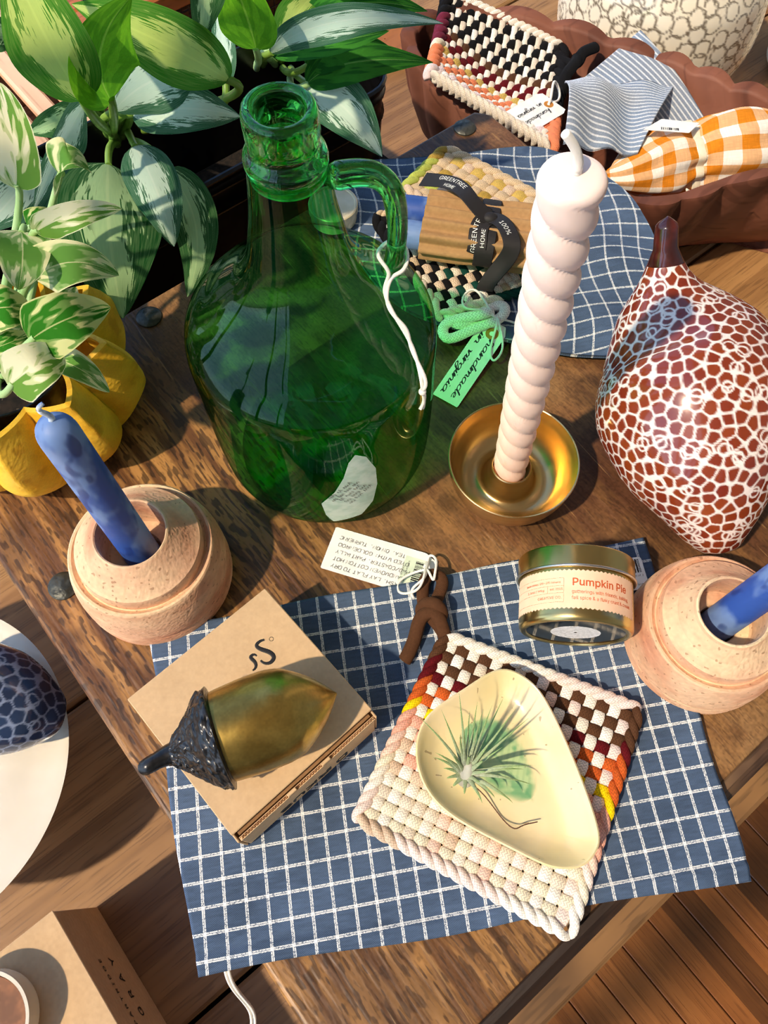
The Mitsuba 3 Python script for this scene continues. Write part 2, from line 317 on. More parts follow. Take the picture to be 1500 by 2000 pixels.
def chest_outside(P):
    a, b = chest_xy(P); return np.hypot(np.maximum(np.abs(a) - HA, 0), np.maximum(np.abs(b) - HB, 0))
def cloth(xy, zf, th, ny, nx, uvf):
    """A cloth slab from an (ny, nx, 2) layout, its upper height zf(xy) and its thickness."""
    top = np.concatenate([xy, zf(xy)[..., None]], -1); bot = top.copy(); bot[..., 2] -= th
    n = ny * nx; ff = grid_faces(ny, nx); idx = np.arange(n).reshape(ny, nx)
    rim = np.r_[idx[0], idx[1:, -1], idx[-1, -2::-1], idx[-2:0:-1, 0]]; r2 = np.roll(rim, -1)
    f = np.vstack([ff, ff[:, ::-1] + n, np.stack([rim, rim + n, r2 + n], 1), np.stack([rim, r2 + n, r2], 1)])
    uv = uvf(xy).reshape(-1, 2); return tm(np.vstack([top.reshape(-1, 3), bot.reshape(-1, 3)]), f), np.vstack([uv, uv])
def coons(c, ny, nx):
    """Bilinear layout from corners given as bottom left, bottom right, top right, top left."""
    c = [np.asarray(q, float)[:2] for q in c]; v, u = np.meshgrid(np.linspace(0, 1, ny), np.linspace(0, 1, nx), indexing='ij'); u, v = u[..., None], v[..., None]
    return (1 - u) * (1 - v) * c[0] + u * (1 - v) * c[1] + u * v * c[2] + (1 - u) * v * c[3], u[..., 0], v[..., 0]
def softmin0(z): return z
XY, U, V = coons([(-.0945, -.0500), (.2128, .0050), (.1738, .2125), (-.1480, .1400)], 120, 180)
XY = XY + np.stack([.0012 * np.sin(V * 9 + 1) * (1 - U) + .001 * np.sin(V * 15) * U, .0014 * np.sin(U * 11) * (1 - V) + .001 * np.sin(U * 17 + 2) * V], -1)
def ztowel(xy):
    d = chest_outside(xy); w = meshkit.fbm(np.concatenate([xy * 26, xy[..., :1] * 0], -1), 3, 4) - .5
    hem = .0011 * np.exp(-((V - .035) / .012) ** 2) - .0010 * np.exp(-((V - .055) / .006) ** 2)
    return .0075 + .0018 * w + hem - 2.2 * d ** 2
ft = thing('tea_towel', 'navy white-checked tea towel lying under the kraft box and hanging over the chest edge', 'tea towel')
m, uv = cloth(XY, ztowel, .005, 120, 180, lambda xy: np.stack([(xy - A3(-.0945, -.05)) @ A3(.984, .176), (xy - A3(-.0945, -.05)) @ A3(-.19, .982)], -1))
part(ft, None, m, 'm_towel', True, uv=uv)
def FT(x, y): return float(.0075 - 2.2 * chest_outside(np.array([x, y])) ** 2)

outl = [(655, 345), (745, 318), (920, 308), (1062, 300), (1195, 362), (1252, 425), (1283, 485), (1292, 590), (1281, 690), (1180, 702), (1080, 694), (960, 664), (860, 640), (760, 590), (690, 500), (655, 420)]
BO = np.array([on(*q, .004)[:2] for q in outl]); bc = np.array([.075, .468])
cs = CubicSpline(np.arange(len(BO) + 1), np.vstack([BO, BO[:1]]), bc_type='periodic')
ra, rb = np.meshgrid(np.linspace(0, 1, 60), np.linspace(0, len(BO), 220), indexing='ij')
XYB = bc + (cs(rb) - bc) * np.maximum(ra, .001)[..., None] ** .8
def zback(xy):
    d = chest_outside(xy); q = np.concatenate([xy * 14, xy[..., :1] * 0], -1)
    w = meshkit.fbm(q, 3, 9); ed = np.clip(ra, 0, 1) if xy.shape == XYB.shape else 0
    rp = .004 * np.sin((xy @ A3(.5, .86)) * 95) * np.clip((xy[..., 0] - .10) / .08, 0, 1)
    dep = np.minimum(d, .12)
    return .0086 + .005 * (w - .35) + rp * .6 - dep ** 2 * 3.2
def cloth_polar(XYp, Z, th):
    ny, nx = XYp.shape[:2]; top = np.concatenate([XYp, Z[..., None]], -1); bot = top - [0, 0, th]; n = ny * nx
    f = grid_faces(ny, nx); e = (ny - 1) * nx + np.arange(nx - 1)
    return tm(np.vstack([top.reshape(-1, 3), bot.reshape(-1, 3)]), np.vstack([f[:, ::-1], f + n, np.stack([e, e + 1, e + n + 1], 1), np.stack([e, e + n + 1, e + n], 1)]))
bt = thing('tea_towel', 'rumpled blue white-checked tea towel under the corrugated candle pack by the bowl', 'tea towel')
m = cloth_polar(XYB, zback(XYB), .003)
wv = XYB + .0035 * np.stack([np.sin(XYB[..., 1] * 60), np.sin(XYB[..., 0] * 55 + 1)], -1)
uv = np.stack([wv @ A3(.99, .10), wv @ A3(-.10, .99)], -1).reshape(-1, 2)
part(bt, None, m, 'm_towel_back', True, uv=np.vstack([uv, uv]))

# ------------------------------------------------------------------ woven cotton potholders
def knit_tex(c, dark=.62):
    c = lin(*c)
    def fn(p, n, uv):
        v = uv.y * 9; r = uv.x / .0011
        z = dr.abs(v - dr.floor(v) - .5) * 2
        s = r + z * .8; s = dr.abs(s - dr.floor(s) - .5) * 2
        k = .70 + .42 * smoothstep(.05, .75, s) + .25 * (noise(p.x * 900, p.y * 900, p.z * 900) - .5)
        return mi.Color3f(c) * k
    return proc(fn)
YARN = {'cream': (236, 228, 214), 'white': (240, 236, 226), 'brown': (84, 56, 38), 'burgundy': (92, 20, 26), 'rust': (196, 92, 40), 'yellow': (240, 208, 20), 'pink': (226, 168, 148), 'palepink': (230, 198, 182),
        'sand': (210, 186, 162), 'butter': (230, 222, 198), 'blush': (234, 216, 208), 'black': (22, 22, 24), 'forest': (20, 62, 54), 'tan': (204, 182, 150), 'olive': (176, 146, 70), 'lime': (178, 190, 92),
        'gold': (196, 168, 90), 'coral': (226, 132, 92), 'plum': (108, 40, 60), 'lilac': (232, 214, 214), 'ecru': (220, 208, 190), 'khaki': (170, 140, 90)}
def yarn(c):
    k = 'm_yarn_' + c
    if k not in scene: M(k, knit_tex(YARN[c]), .95, spec=.1, sheen=.4)
    return k
def potholder(root, fmap, nx, ny, warp, weft, edge, th=.0046, rim=True):
    """fmap(a, b, h): a across the warps, b along them, both 0..1. Loops of cotton woven over and under, each an entry."""
    size = (np.linalg.norm(fmap(1, .5, 0) - fmap(0, .5, 0)), np.linalg.norm(fmap(.5, 1, 0) - fmap(.5, 0, 0)))
    cx, cy = size[0] / nx, size[1] / ny
    def loop(i, along_b):
        n = ny if along_b else nx; cell = cx if along_b else cy; L = size[1] if along_b else size[0]
        k = n * 5 + 1; s = np.linspace(0, n, k); ph = np.cos((s - .5) * np.pi) * (1 if (i + (0 if along_b else 1)) % 2 == 0 else -1)
        h = th * .42 * np.sign(ph) * np.abs(ph) ** .7; c = (i + .5) / (nx if along_b else ny)
        P = np.array([fmap(c, q / n, z) if along_b else fmap(q / n, c, z) for q, z in zip(s, h)])
        N = np.array([fmap(c, q / n, 1.) - fmap(c, q / n, 0.) if along_b else fmap(q / n, c, 1.) - fmap(q / n, c, 0.) for q in s])
        w = cell * (.455 + .085 * ph)
        m = sweep(P, w, th * .52 * np.ones(k), n=8, up=N, caps=True, power=.8)
        uv = np.vstack([np.stack([np.repeat(np.arange(k) * L / (k - 1), 8), np.tile(np.linspace(0, 1, 8, endpoint=False), k)], 1), [[0, 0], [L, 0]]])
        return m, uv
    for i in range(nx): m, uv = loop(i, True); part(root, 'loop', m, yarn(warp(i)), True, uv=uv)
    for j in range(ny): m, uv = loop(j, False); part(root, 'loop', m, yarn(weft(j)), True, uv=uv)
    if not rim: return
    for side in range(4):
        n = nx if side % 2 == 0 else ny; cell = cx if side % 2 == 0 else cy
        for i in range(n):
            pts = []
            for q, off, hh in ((i - .35, -.002, .35), (i + .1, .15, .75), (i + .55, .34, .75), (i + 1.05, .42, .2), (i + 1.4, .30, -.5)):
                a = q / n; o = off * cell * 1.25
                b = {0: -o / size[1], 2: 1 + o / size[1], 1: 1 + o / size[0], 3: -o / size[0]}[side]
                a = min(max(a, -.3 / n), 1 + .3 / n)
                pts.append(fmap(a, b, hh * th) if side % 2 == 0 else fmap(b, a, hh * th))
            P = spline(pts, 14); m = sweep(P, cell * (.26 + .10 * np.sin(np.linspace(0.2, np.pi - .2, 14))), th * .62, n=8)
            uv = np.vstack([np.stack([np.repeat(np.linspace(0, cell * 1.6, 14), 8), np.tile(np.linspace(0, 1, 8, endpoint=False), 14)], 1), [[0, 0], [0, 0]]])
            part(root, 'edge_loop', m, yarn(edge(side, (i + .5) / n)), True, uv=uv)
# the front one: b runs from the cream top edge to the pale near edge
q0, q1, q2, q3 = [on(*q, .012) for q in ((874, 1252), (1236, 1392), (1104, 1812), (708, 1598))]
def fmap_front(a, b, h): return np.append(((1 - a) * (1 - b) * q0 + a * (1 - b) * q1 + a * b * q2 + (1 - a) * b * q3)[:2], .0125 + h)
ph1 = thing('woven_potholder', 'woven cotton potholder from brown to pale pink, under the triangular yellow plate', 'potholder')
weft1 = ['brown', 'brown', 'brown', 'burgundy', 'rust', 'rust', 'yellow', 'pink', 'pink', 'sand', 'pink', 'sand', 'butter', 'ecru', 'butter', 'butter']
warp1 = lambda i: ['cream', 'white', 'cream', 'ecru', 'cream', 'palepink', 'sand', 'cream', 'blush', 'palepink', 'white', 'blush', 'cream', 'white', 'white', 'blush'][i % 16]
def edge1(s, t):
    if s == 0: return 'cream' if t < .35 else 'white' if t < .55 else 'blush'
    if s == 2: return 'sand' if t < .2 else 'blush' if t < .7 else 'white'
    w = ['brown', 'brown', 'burgundy', 'burgundy', 'rust', 'rust', 'yellow', 'pink', 'pink', 'palepink', 'palepink', 'butter', 'cream', 'white', 'blush', 'blush']
    return w[int(t * 15.99)] if s == 3 else ['brown', 'brown', 'brown', 'burgundy', 'rust', 'rust', 'rust', 'yellow', 'pink', 'pink', 'pink', 'palepink', 'blush', 'butter', 'white', 'white'][int(t * 15.99)]
potholder(ph1, fmap_front, 16, 16, warp1, lambda j: weft1[j], edge1, .0052)
# its hanging loop, brown knitted cord knotted once
Lp = lambda pts, r, c='brown', root=ph1, nm='hanging_loop': part(root, nm, sweep(spline(pts, 46), r, r * .8, n=10), yarn(c), True, uv=np.vstack([np.stack([np.repeat(np.linspace(0, .08, 46), 10), np.tile(np.linspace(0, 1, 10, endpoint=False), 46)], 1), [[0, 0], [0, 0]]]), label='brown knotted hanging loop' if c == 'brown' else None)
Lp([on(868, 1246, .013), on(858, 1225, .014), on(838, 1200, .016), on(826, 1170, .013), on(832, 1130, .012), on(845, 1122, .013), on(862, 1130, .013), on(858, 1160, .013), on(846, 1190, .017)], .0040)
Lp([on(824, 1196, .012), on(832, 1180, .019), on(850, 1180, .022), on(862, 1196, .018), on(852, 1212, .013)], .0042)
Lp([on(872, 1250, .013), on(860, 1215, .018), on(845, 1196, .020), on(824, 1205, .018), on(812, 1240, .013), on(796, 1280, .011), on(790, 1290, .010)], .0044)

# ------------------------------------------------------------------ terracotta candle holders and blue tapers
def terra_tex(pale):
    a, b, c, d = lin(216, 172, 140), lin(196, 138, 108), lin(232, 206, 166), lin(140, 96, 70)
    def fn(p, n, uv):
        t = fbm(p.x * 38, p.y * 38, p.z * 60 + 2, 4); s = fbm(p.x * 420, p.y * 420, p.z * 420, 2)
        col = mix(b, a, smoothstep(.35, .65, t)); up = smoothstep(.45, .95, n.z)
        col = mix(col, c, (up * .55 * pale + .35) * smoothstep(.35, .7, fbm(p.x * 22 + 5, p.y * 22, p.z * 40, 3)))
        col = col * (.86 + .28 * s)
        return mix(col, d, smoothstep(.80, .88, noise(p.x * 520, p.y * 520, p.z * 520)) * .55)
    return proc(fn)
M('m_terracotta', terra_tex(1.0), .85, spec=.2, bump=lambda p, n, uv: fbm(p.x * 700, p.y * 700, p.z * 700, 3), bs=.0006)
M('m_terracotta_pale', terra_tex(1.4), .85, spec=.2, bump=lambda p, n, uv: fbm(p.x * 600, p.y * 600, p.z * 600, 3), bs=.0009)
def terracotta(x, y, sr, sz, label, mat, grp):
    t = thing('candle_holder', label, 'candle holder', grp)
    pr = [(.001, 0), (.0455, 0), (.0475, .0012), (.0485, .004), (.0488, .010), (.0482, .0150), (.0476, .0156), (.0482, .0164), (.0486, .0190), (.0482, .027), (.0474, .034), (.0462, .040), (.0448, .0450), (.0440, .0478), (.0430, .0488), (.0416, .0486), (.0406, .0474),
          (.0392, .0462), (.0384, .0464), (.0381, .0480), (.0380, .0546), (.0374, .0562), (.0358, .0570), (.030, .0618), (.0232, .0700), (.0222, .0716), (.0212, .0722), (.0204, .0716), (.0202, .0700), (.0202, .047), (.0190, .0455), (.0132, .0452), (.0122, .0446), (.0118, .0440), (.0116, .026), (.001, .026)]
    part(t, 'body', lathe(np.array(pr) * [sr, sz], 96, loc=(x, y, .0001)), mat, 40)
    return t
TL, TRr = (-.1473, .1796), (.2010, .1434)
terracotta(*TL, 1, 1, 'pinkish terracotta candle holder beside the yellow pot, left of the two', 'm_terracotta', 'terracotta candle holders')
terracotta(*TRr, .965, .90, 'pale pitted terracotta candle holder at the right, touching the checked towel', 'm_terracotta_pale', 'terracotta candle holders')
def wax_tex():
    a, b, c = lin(48, 82, 158), lin(120, 150, 198), lin(26, 48, 116)
    def fn(p, n, uv):
        t = fbm(p.x * 60, p.y * 60, p.z * 26, 4); col = mix(a, b, smoothstep(.42, .60, t) * .8)
        return mix(col, c, smoothstep(.64, .72, fbm(p.x * 90 + 3, p.y * 90, p.z * 40, 3)) * .7)
    return proc(fn)
M('m_blue_wax', wax_tex(), .5, spec=.35)
M('m_wick', lin(244, 242, 234), .8)
M('m_wick_blue', plain_noise((70, 120, 190), (206, 220, 232), 260), .7)
def taper(base, tip, r0, r1, label, dip=.012):
    base, tip = np.asarray(base), np.asarray(tip); t = thing('taper_candle', label, 'candle', 'blue taper candles')
    L = np.linalg.norm(tip - base); s = np.r_[0, np.linspace(.001, L - dip, 26), L - dip + dip * np.array([.2, .4, .6, .78, .9, .97, 1])]
    prof = [0.0008] + [r0 + (r1 - r0) * q / L for q in s[1:27]] + [r1 * k for k in (.99, .95, .86, .70, .48, .27, .12)]
    d = unit(tip - base); P = base + s[:, None] * d
    part(t, 'wax', sweep(P, np.array(prof), n=36, up=(0.3, 1, 0.1)), 'm_blue_wax', 50)
    k = unit(np.cross(d, [0, 0, 1])); w = spline([tip - d * .002, tip + d * .004 + k * .001, tip + d * .009 - k * .001, tip + d * .0115 + k * .0022], 16)
    part(t, 'wick', sweep(w, np.linspace(.0017, .0010, 16), n=8), 'm_wick_blue', True, label='curled wax-coated wick')
b0 = A3(*TL, .027) + A3(.0025, -.0045, 0); b1 = on(96, 822, .187)
taper(b0, b1, .0108, .0100, 'blue taper candle leaning in the left terracotta holder')
b0 = A3(*TRr, .0245) + A3(-.0006, -.0005, 0)
taper(b0, b0 + unit(on(1500, 1148, .085) - b0) * .17, .0104, .0098, 'blue taper candle in the pale terracotta holder at the right edge')

# ------------------------------------------------------------------ twisted pink candle in a brass dish
M('m_brass', proc(lambda p, n, uv: mix(lin(206, 176, 118), lin(220, 192, 138), noise(0, 0, p.z * 300) * .7 + .3 * noise(p.x * 60, p.y * 60, 0))), .27, 1.0)
BX, BY = .0849, .2541
bh = thing('candlestick', 'shallow round brushed brass candlestick with a central cup holding the pink candle', 'candlestick')
prof = smoothprof([(.001, 0), (.026, 0), (.031, .002), (.0375, .011), (.0418, .024), (.0432, .0362)], 40).tolist() + [(.0434, .0371), (.0429, .0375), (.0422, .0371)] + \
       smoothprof([(.0412, .030), (.0375, .018), (.031, .0095), (.025, .0075), (.0195, .009), (.0165, .014), (.0143, .021), (.0137, .0255)], 40).tolist() + [(.0137, .0266), (.0131, .0272), (.0125, .0268), (.0123, .025), (.0122, .009), (.001, .009)]
part(bh, None, lathe(prof, 128, loc=(BX, BY, .0001)), 'm_brass', 40)
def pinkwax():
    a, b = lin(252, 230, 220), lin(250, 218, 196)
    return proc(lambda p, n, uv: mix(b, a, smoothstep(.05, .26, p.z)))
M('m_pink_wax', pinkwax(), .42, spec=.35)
cd = thing('twisted_candle', 'pale pink spiral twisted taper candle standing in the brass candlestick', 'candle')
c0 = A3(BX, BY + .0005, .0095); c1 = on(1121, 338, .285); d = unit(c1 - c0); Lc = np.linalg.norm(c1 - c0)
s = np.r_[np.linspace(0, Lc - .004, 240), Lc - .004 + .004 * np.array([.3, .6, .8, .93, 1.0])]; th = np.linspace(0, 2 * np.pi, 72, endpoint=False)
ax = unit(np.cross([0, 1, 0], d)); ay = np.cross(d, ax); lead = .0375
scale = np.r_[np.linspace(.90, 1.08, 240), [1.05, 1.0, .92, .8, .62]]
SS, TH = np.meshgrid(s, th, indexing='ij'); lob = np.abs(np.sin(TH + SS / lead * 2 * np.pi))
depthf = np.clip((Lc + .002 - SS) / .02, .35, 1)
R = .0123 * scale[:, None] * (1 - depthf * .235 * (1 - lob ** .62))
sh = np.stack([np.cos(TH), np.sin(TH)], -1)
P = c0 + SS[..., None] * d + R[..., None] * (sh[..., :1] * ax + sh[..., 1:] * ay)
n = len(th); V0 = np.vstack([P.reshape(-1, 3), c0, c0 + d * (Lc + .0004)]); j = np.arange(n); e = (len(s) - 1) * n
F = np.vstack([grid_faces(len(s), n, wx=True), np.stack([np.full(n, len(V0) - 2), (j + 1) % n, j], 1), np.stack([np.full(n, len(V0) - 1), e + j, e + (j + 1) % n], 1)])
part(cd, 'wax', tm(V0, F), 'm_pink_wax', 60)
w = spline([c0 + d * (Lc - .004), c0 + d * (Lc + .008), c0 + d * (Lc + .015) - ax * .0035, c0 + d * (Lc + .0185) - ax * .0062], 20)
part(cd, 'wick', sweep(w, np.linspace(.0021, .0017, 20), n=10), 'm_wick', True, label='thick white wick')

# ------------------------------------------------------------------ green glass jug
BT = A3(-.0413, .2831, 0); BTOP = A3(-.0478, .2891, 0); HJ = .27
def jug_axis(z): return BT + (BTOP - BT) * z / HJ
zk = np.array([0, .0035, .010, .022, .06, .10, .122, .132, .141, .148, .157, .164, .171, .180, .190, .202, .218, .230, .2405])
rk = np.array([.0580, .0628, .0670, .0706, .0722, .0725, .0725, .0712, .0655, .0580, .0496, .0427, .0363, .0308, .0267, .0240, .0210, .0196, .0186])
RJ = PchipInterpolator(zk, rk)
zo = np.linspace(0, .2405, 110); outer = [(RJ(z), z) for z in zo]
neck = [(.0180, .2408), (.0186, .2420), (.0191, .2440), (.0191, .2460), (.0184, .2480), (.0170, .2496), (.0160, .2508), (.0156, .2522), (.0157, .2540), (.0162, .2556), (.0166, .2580), (.0166, .2640), (.0164, .2670), (.0157, .2692), (.0143, .2701), (.0124, .2698), (.0112, .2684), (.0106, .2655), (.0104, .258), (.0112, .247), (.0132, .239)]
RI = lambda z: float(RJ(z)) - .0034
inner = [(RI(z), z) for z in np.linspace(.232, .012, 90)] + [(.062, .0095), (.048, .009), (.030, .0125), (.012, .0155), (.001, .016)]
prof = [(.001, .0045), (.030, .004), (.048, .0012), (.055, .0002)] + outer + neck + inner
scene['m_green_glass'] = {'type': 'dielectric', 'int_ior': 1.5, 'ext_ior': 1.0, 'specular_transmittance': {'type': 'rgb', 'value': [.30, .84, .42]}}
scene['m_green_sheet'] = {'type': 'thindielectric', 'int_ior': 1.5, 'ext_ior': 1.0, 'specular_transmittance': {'type': 'rgb', 'value': [.27, .86, .38]}, 'specular_reflectance': {'type': 'rgb', 'value': [.30, .38, .32]}}
jug = thing('glass_jug', 'large green glass jug with narrow ringed neck and loop handle', 'jug')
def lean(m): m.vertices += BT + (BTOP - BT) * (m.vertices[:, 2:3] / HJ); m.vertices[:, 2] += .0002; return m
sheet = [(.0002, .0135), (.012, .0128), (.030, .0095), (.044, .0040), (.052, .0006), (.0560, .0002)] + outer
part(jug, 'body', lean(lathe(sheet, 144, closed=False)), 'm_green_sheet', 50)
part(jug, 'mouth', lean(lathe([(.0146, .2365), (.0176, .2362), (.0179, .2385)] + neck, 144)), 'm_green_glass', 50, label='thick double ringed mouth')
hd = unit(A3(.985, .17, 0))                                    # the handle's side of the jug
hp = [(.0150, .2300), (.0205, .2316), (.028, .2325), (.038, .231), (.0455, .224), (.0490, .212), (.0500, .197), (.0492, .182), (.0475, .170), (.0452, .1630)]
HP = spline([jug_axis(z) + hd * r + A3(0, 0, z) for r, z in hp], 60)
part(jug, 'handle', sweep(HP, np.r_[[.0012, .0026, .0038, .0048, .0056, .0062], np.linspace(.0066, .0058, 16), np.linspace(.0058, .0050, 22), np.linspace(.0050, .0056, 13), [.0046, .0030, .0012]], n=20, up=np.cross(hd, [0, 0, 1])), 'm_green_glass', 60)
def on_jug(u, v, off=.0006):
    for z in np.linspace(.23, .001, 900):
        p = on(u, v, z)
        q = p - jug_axis(z)
        if np.hypot(q[0], q[1]) <= float(RJ(z)) + off: return p
    return on(u, v, .002)
# paper label on the jug's near side
M('m_paper', plain_noise((236, 238, 234), (248, 249, 246), 90), .75, spec=.2)
M('m_ink', lin(26, 28, 34), .7)
M('m_paper_glass', plain_noise((176, 206, 186), (206, 226, 210), 160), .5)
lp = [on_jug(*q, .0009) for q in ((629, 984), (638, 1006), (652, 1018), (676, 1014), (706, 1004), (728, 978), (736, 945), (733, 915), (714, 893), (694, 890), (682, 905), (672, 935), (655, 962))]
def cyl(p): q = p - jug_axis(p[2]); return math.atan2(q[1], q[0]) * .074, p[2]
poly = Polygon([cyl(p) for p in lp]).buffer(0)
v2, f2 = trimesh.creation.triangulate_polygon(poly.buffer(.0004), engine='earcut')
lm = tm(np.c_[v2, np.zeros(len(v2))], f2).subdivide_to_size(.004)
def to_jug(m, off):
    m = m.copy(); th, z = m.vertices[:, 0] / .074, m.vertices[:, 1]; r = RJ(np.clip(z, 0, .24)) + off + m.vertices[:, 2]
    m.vertices = np.array([jug_axis(a) for a in z]) + np.stack([r * np.cos(th), r * np.sin(th), z], 1); return m
part(jug, 'paper_label', to_jug(lm, .0007), 'm_paper_glass', True, label='crumpled handwritten paper label')
c0_, c1_ = np.array(cyl(on_jug(645, 985))), np.array(cyl(on_jug(722, 930)))
ink = []
def scrawl(L, h, r, seed):
    rr = random.Random(seed); out, x = [], 0.0
    while x < L:
        n = rr.randint(5, 9); pts = []
        for k in range(n): pts.append((x, (k % 2) * h * rr.uniform(.5, 1.0) + rr.uniform(0, .15) * h, 0)); x += h * rr.uniform(.22, .42)
        out.append(sweep(spline(pts, 30), r, r * .4, n=4)); x += h * .6
    return cat(*out)
for i, L_ in enumerate((.020, .022, .021, .018, .016)):
    q = scrawl(L_, .0026, .00016, i); q.apply_translation([-width_of(q) / 2, -.0042 * i + .007, 0])
    dx = c1_ - c0_; a = math.atan2(dx[1], dx[0]); q.apply_transform(trimesh.transformations.rotation_matrix(a + .1, [0, 0, 1])); q.apply_translation([*(c0_ * .5 + c1_ * .5), 0])
    ink.append(q)
part(jug + '__paper_label', 'handwriting', to_jug(cat(*ink), .0012), 'm_ink', False)
# the string that hangs from the handle
M('m_string', lin(238, 236, 228), .85)
st = thing('string', 'white cotton string looped on the green jug handle and hanging down its side', 'string')
hb = jug_axis(.176) + hd * .0486 + A3(0, 0, .176)
pa = [on_jug(*q, .0030) for q in ((752, 560), (762, 600), (785, 640), (806, 680), (821, 732), (825, 765))]
loop = [hb + A3(-.003, -.0085, -.002), hb + A3(-.0075, -.0045, .0035), hb + A3(-.0072, .002, .0055), hb + A3(.0, .0072, .004), hb + A3(.0066, .003, .0), hb + A3(.004, -.0058, -.003), hb + A3(-.001, -.0085, -.005)]
strands = [sweep(spline([loop[2], loop[1], loop[0]] + pa, 70), .0011, n=7), sweep(spline([loop[3], loop[4], loop[5], loop[6]] + [p + A3(.002, -.001, .0004) * (1 if i % 2 else -.4) for i, p in enumerate(pa[1:])], 70), .0011, n=7),
           sweep(spline([loop[2], loop[2] * .5 + loop[3] * .5 + A3(0, 0, .002), loop[3]], 16), .0011, n=7)]
kn = pa[-1]; ends = [sweep(spline([kn, on_jug(828, 782, .0030), on_jug(820 + 6 * i, 800 - 3 * i, .0030)], 14), .0011, n=7) for i in (0, 1)]
k = trimesh.creation.icosphere(2, .0022); k.apply_translation(kn)
part(st, None, cat(*strands, *ends, k), 'm_string', True)
# ------------------------------------------------------------------ kraft box with the brass acorn
def kraft(c0=(190, 158, 120), c1=(212, 182, 142)):
    a, b = lin(*c0), lin(*c1)
    return proc(lambda p, n, uv: mix(a, b, .25 + .75 * fbm(p.x * 420, p.y * 420, p.z * 420, 3)) * (.94 + .12 * noise(p.x * 60, p.y * 60, p.z * 60)))
M('m_kraft', kraft(), .8, spec=.2)
M('m_kraft_dark', kraft((120, 88, 58), (150, 114, 78)), .85, spec=.15)
M('m_black', lin(20, 18, 18), .5)
kz0, kz1 = .0080, .0465
bc4 = [on(*q, kz1) for q in ((518, 1147), (727, 1388), (452, 1634), (249, 1366))]
bcen = sum(bc4) / 4; bx = unit(((bc4[1] - bc4[2]) + (bc4[0] - bc4[3]))); by = A3(-bx[1], bx[0], 0)
sb = (np.linalg.norm(bc4[1] - bc4[0]) + np.linalg.norm(bc4[2] - bc4[3])) / 2 + .004; sa = (np.linalg.norm(bc4[2] - bc4[1]) + np.linalg.norm(bc4[3] - bc4[0])) / 2; bcen = bcen - by * .002
ang = math.atan2(bx[1], bx[0]); bc0 = A3(bcen[0], bcen[1], 0)
kb = thing('gift_box', 'flat kraft cardboard box with a black script mark, under the brass acorn', 'box')
def in_box(m): return place(m, bc0, bx, by)
part(kb, 'body', in_box(box((sa - .004, sb - .008, kz1 - .003 - kz0), (0, .002, (kz0 + kz1 - .003) / 2), 0, .0008)), 'm_kraft')
part(kb, 'lid', in_box(box((sa, sb - .0045, .0016), (0, .00225, kz1 - .0008), 0, .0005)), 'm_kraft')
for sx in (-1, 1): part(kb, 'side_flap', in_box(box((.0012, sb, kz1 - .004 - kz0), (sx * (sa / 2 - .0006), 0, (kz0 + kz1 - .004) / 2), 0, .0004)), 'm_kraft')
# the near side: a tucked flap whose corrugated edge shows, with two short tabs
ys = -sb / 2
part(kb, 'front_flap', in_box(box((sa - .004, .0022, kz1 - .0045 - kz0), (0, ys + .0006, (kz0 + kz1 - .0045) / 2), 0, .0005)), 'm_kraft')
zz = []; k = 46
xs = np.linspace(-sa / 2 + .003, sa / 2 - .003, 2 * k + 1)
zz = np.stack([xs, ys + .0006 + .00085 * np.where(np.arange(2 * k + 1) % 2, 1, -1), np.full(2 * k + 1, kz1 - .0040)], 1)
part(kb, 'corrugated_edge', in_box(cat(sweep(zz, .00022, .0007, n=4), box((sa - .004, .00035, .0012), (0, ys - .0003, kz1 - .004)), box((sa - .004, .00035, .0012), (0, ys + .0016, kz1 - .004)))), 'm_kraft', False, label='pale corrugated cardboard edge')
for x in (-.012, .012): part(kb, 'tab', in_box(box((.006, .0020, .0036), (x, ys + .0006, kz1 - .0030), 0, .0004)), 'm_kraft')
part(kb, 'slot', in_box(box((sa - .006, .002, .0052), (0, ys + .0036, kz1 - .0060))), 'm_kraft_dark', False)
def curve2(pts, w): P = spline(np.array([(x, y, 0) for x, y in pts]), 40); return sweep(P, w * (.45 + .75 * np.sin(np.linspace(.25, 2.9, 40)) ** 1.4), .00012, n=6)
sc = cat(curve2([(.000, .0085), (.003, .0095), (.0055, .0085), (.0045, .005), (.002, .001), (.0015, -.003), (.0045, -.0045), (.0075, -.003), (.0085, .000)], .0011),
         curve2([(.009, .0035), (.0105, .0055), (.012, .0050), (.0118, .002), (.0125, -.001), (.0155, -.002)], .0009),
         sweep(np.array([(.0012 * math.cos(a) - .0035, .0012 * math.sin(a) + .0065, 0) for a in np.linspace(0, 6.28, 20)]), .00014, n=4))
so = on(532, 1268, kz1 + .0001)
part(kb, 'script_mark', place(sc, so, on(519, 1328, kz1) - on(560, 1268, kz1), on(545, 1310, kz1) - on(520, 1265, kz1)) if False else place(sc, on(533, 1272, kz1 + .0001), unit(on(490, 1312, kz1) - on(533, 1280, kz1)), unit(on(520, 1262, kz1) - on(533, 1310, kz1)), (0, 0, 1)), 'm_black', False, label='black script mark')
side = pen('DIRKUS' .replace('U', 'U').replace('K', 'K'), .0078, .0008)
side.apply_translation([-width_of(side) / 2, -.004, 0]); side.vertices[:, 0] *= 1.25
mt = place(side, bc0 + by * (ys - .0006) + A3(0, 0, kz0 + .0105), -bx, A3(0, 0, -1), -by)
part(kb, 'side_lettering', mt, 'm_black', False, label='black upside down lettering')

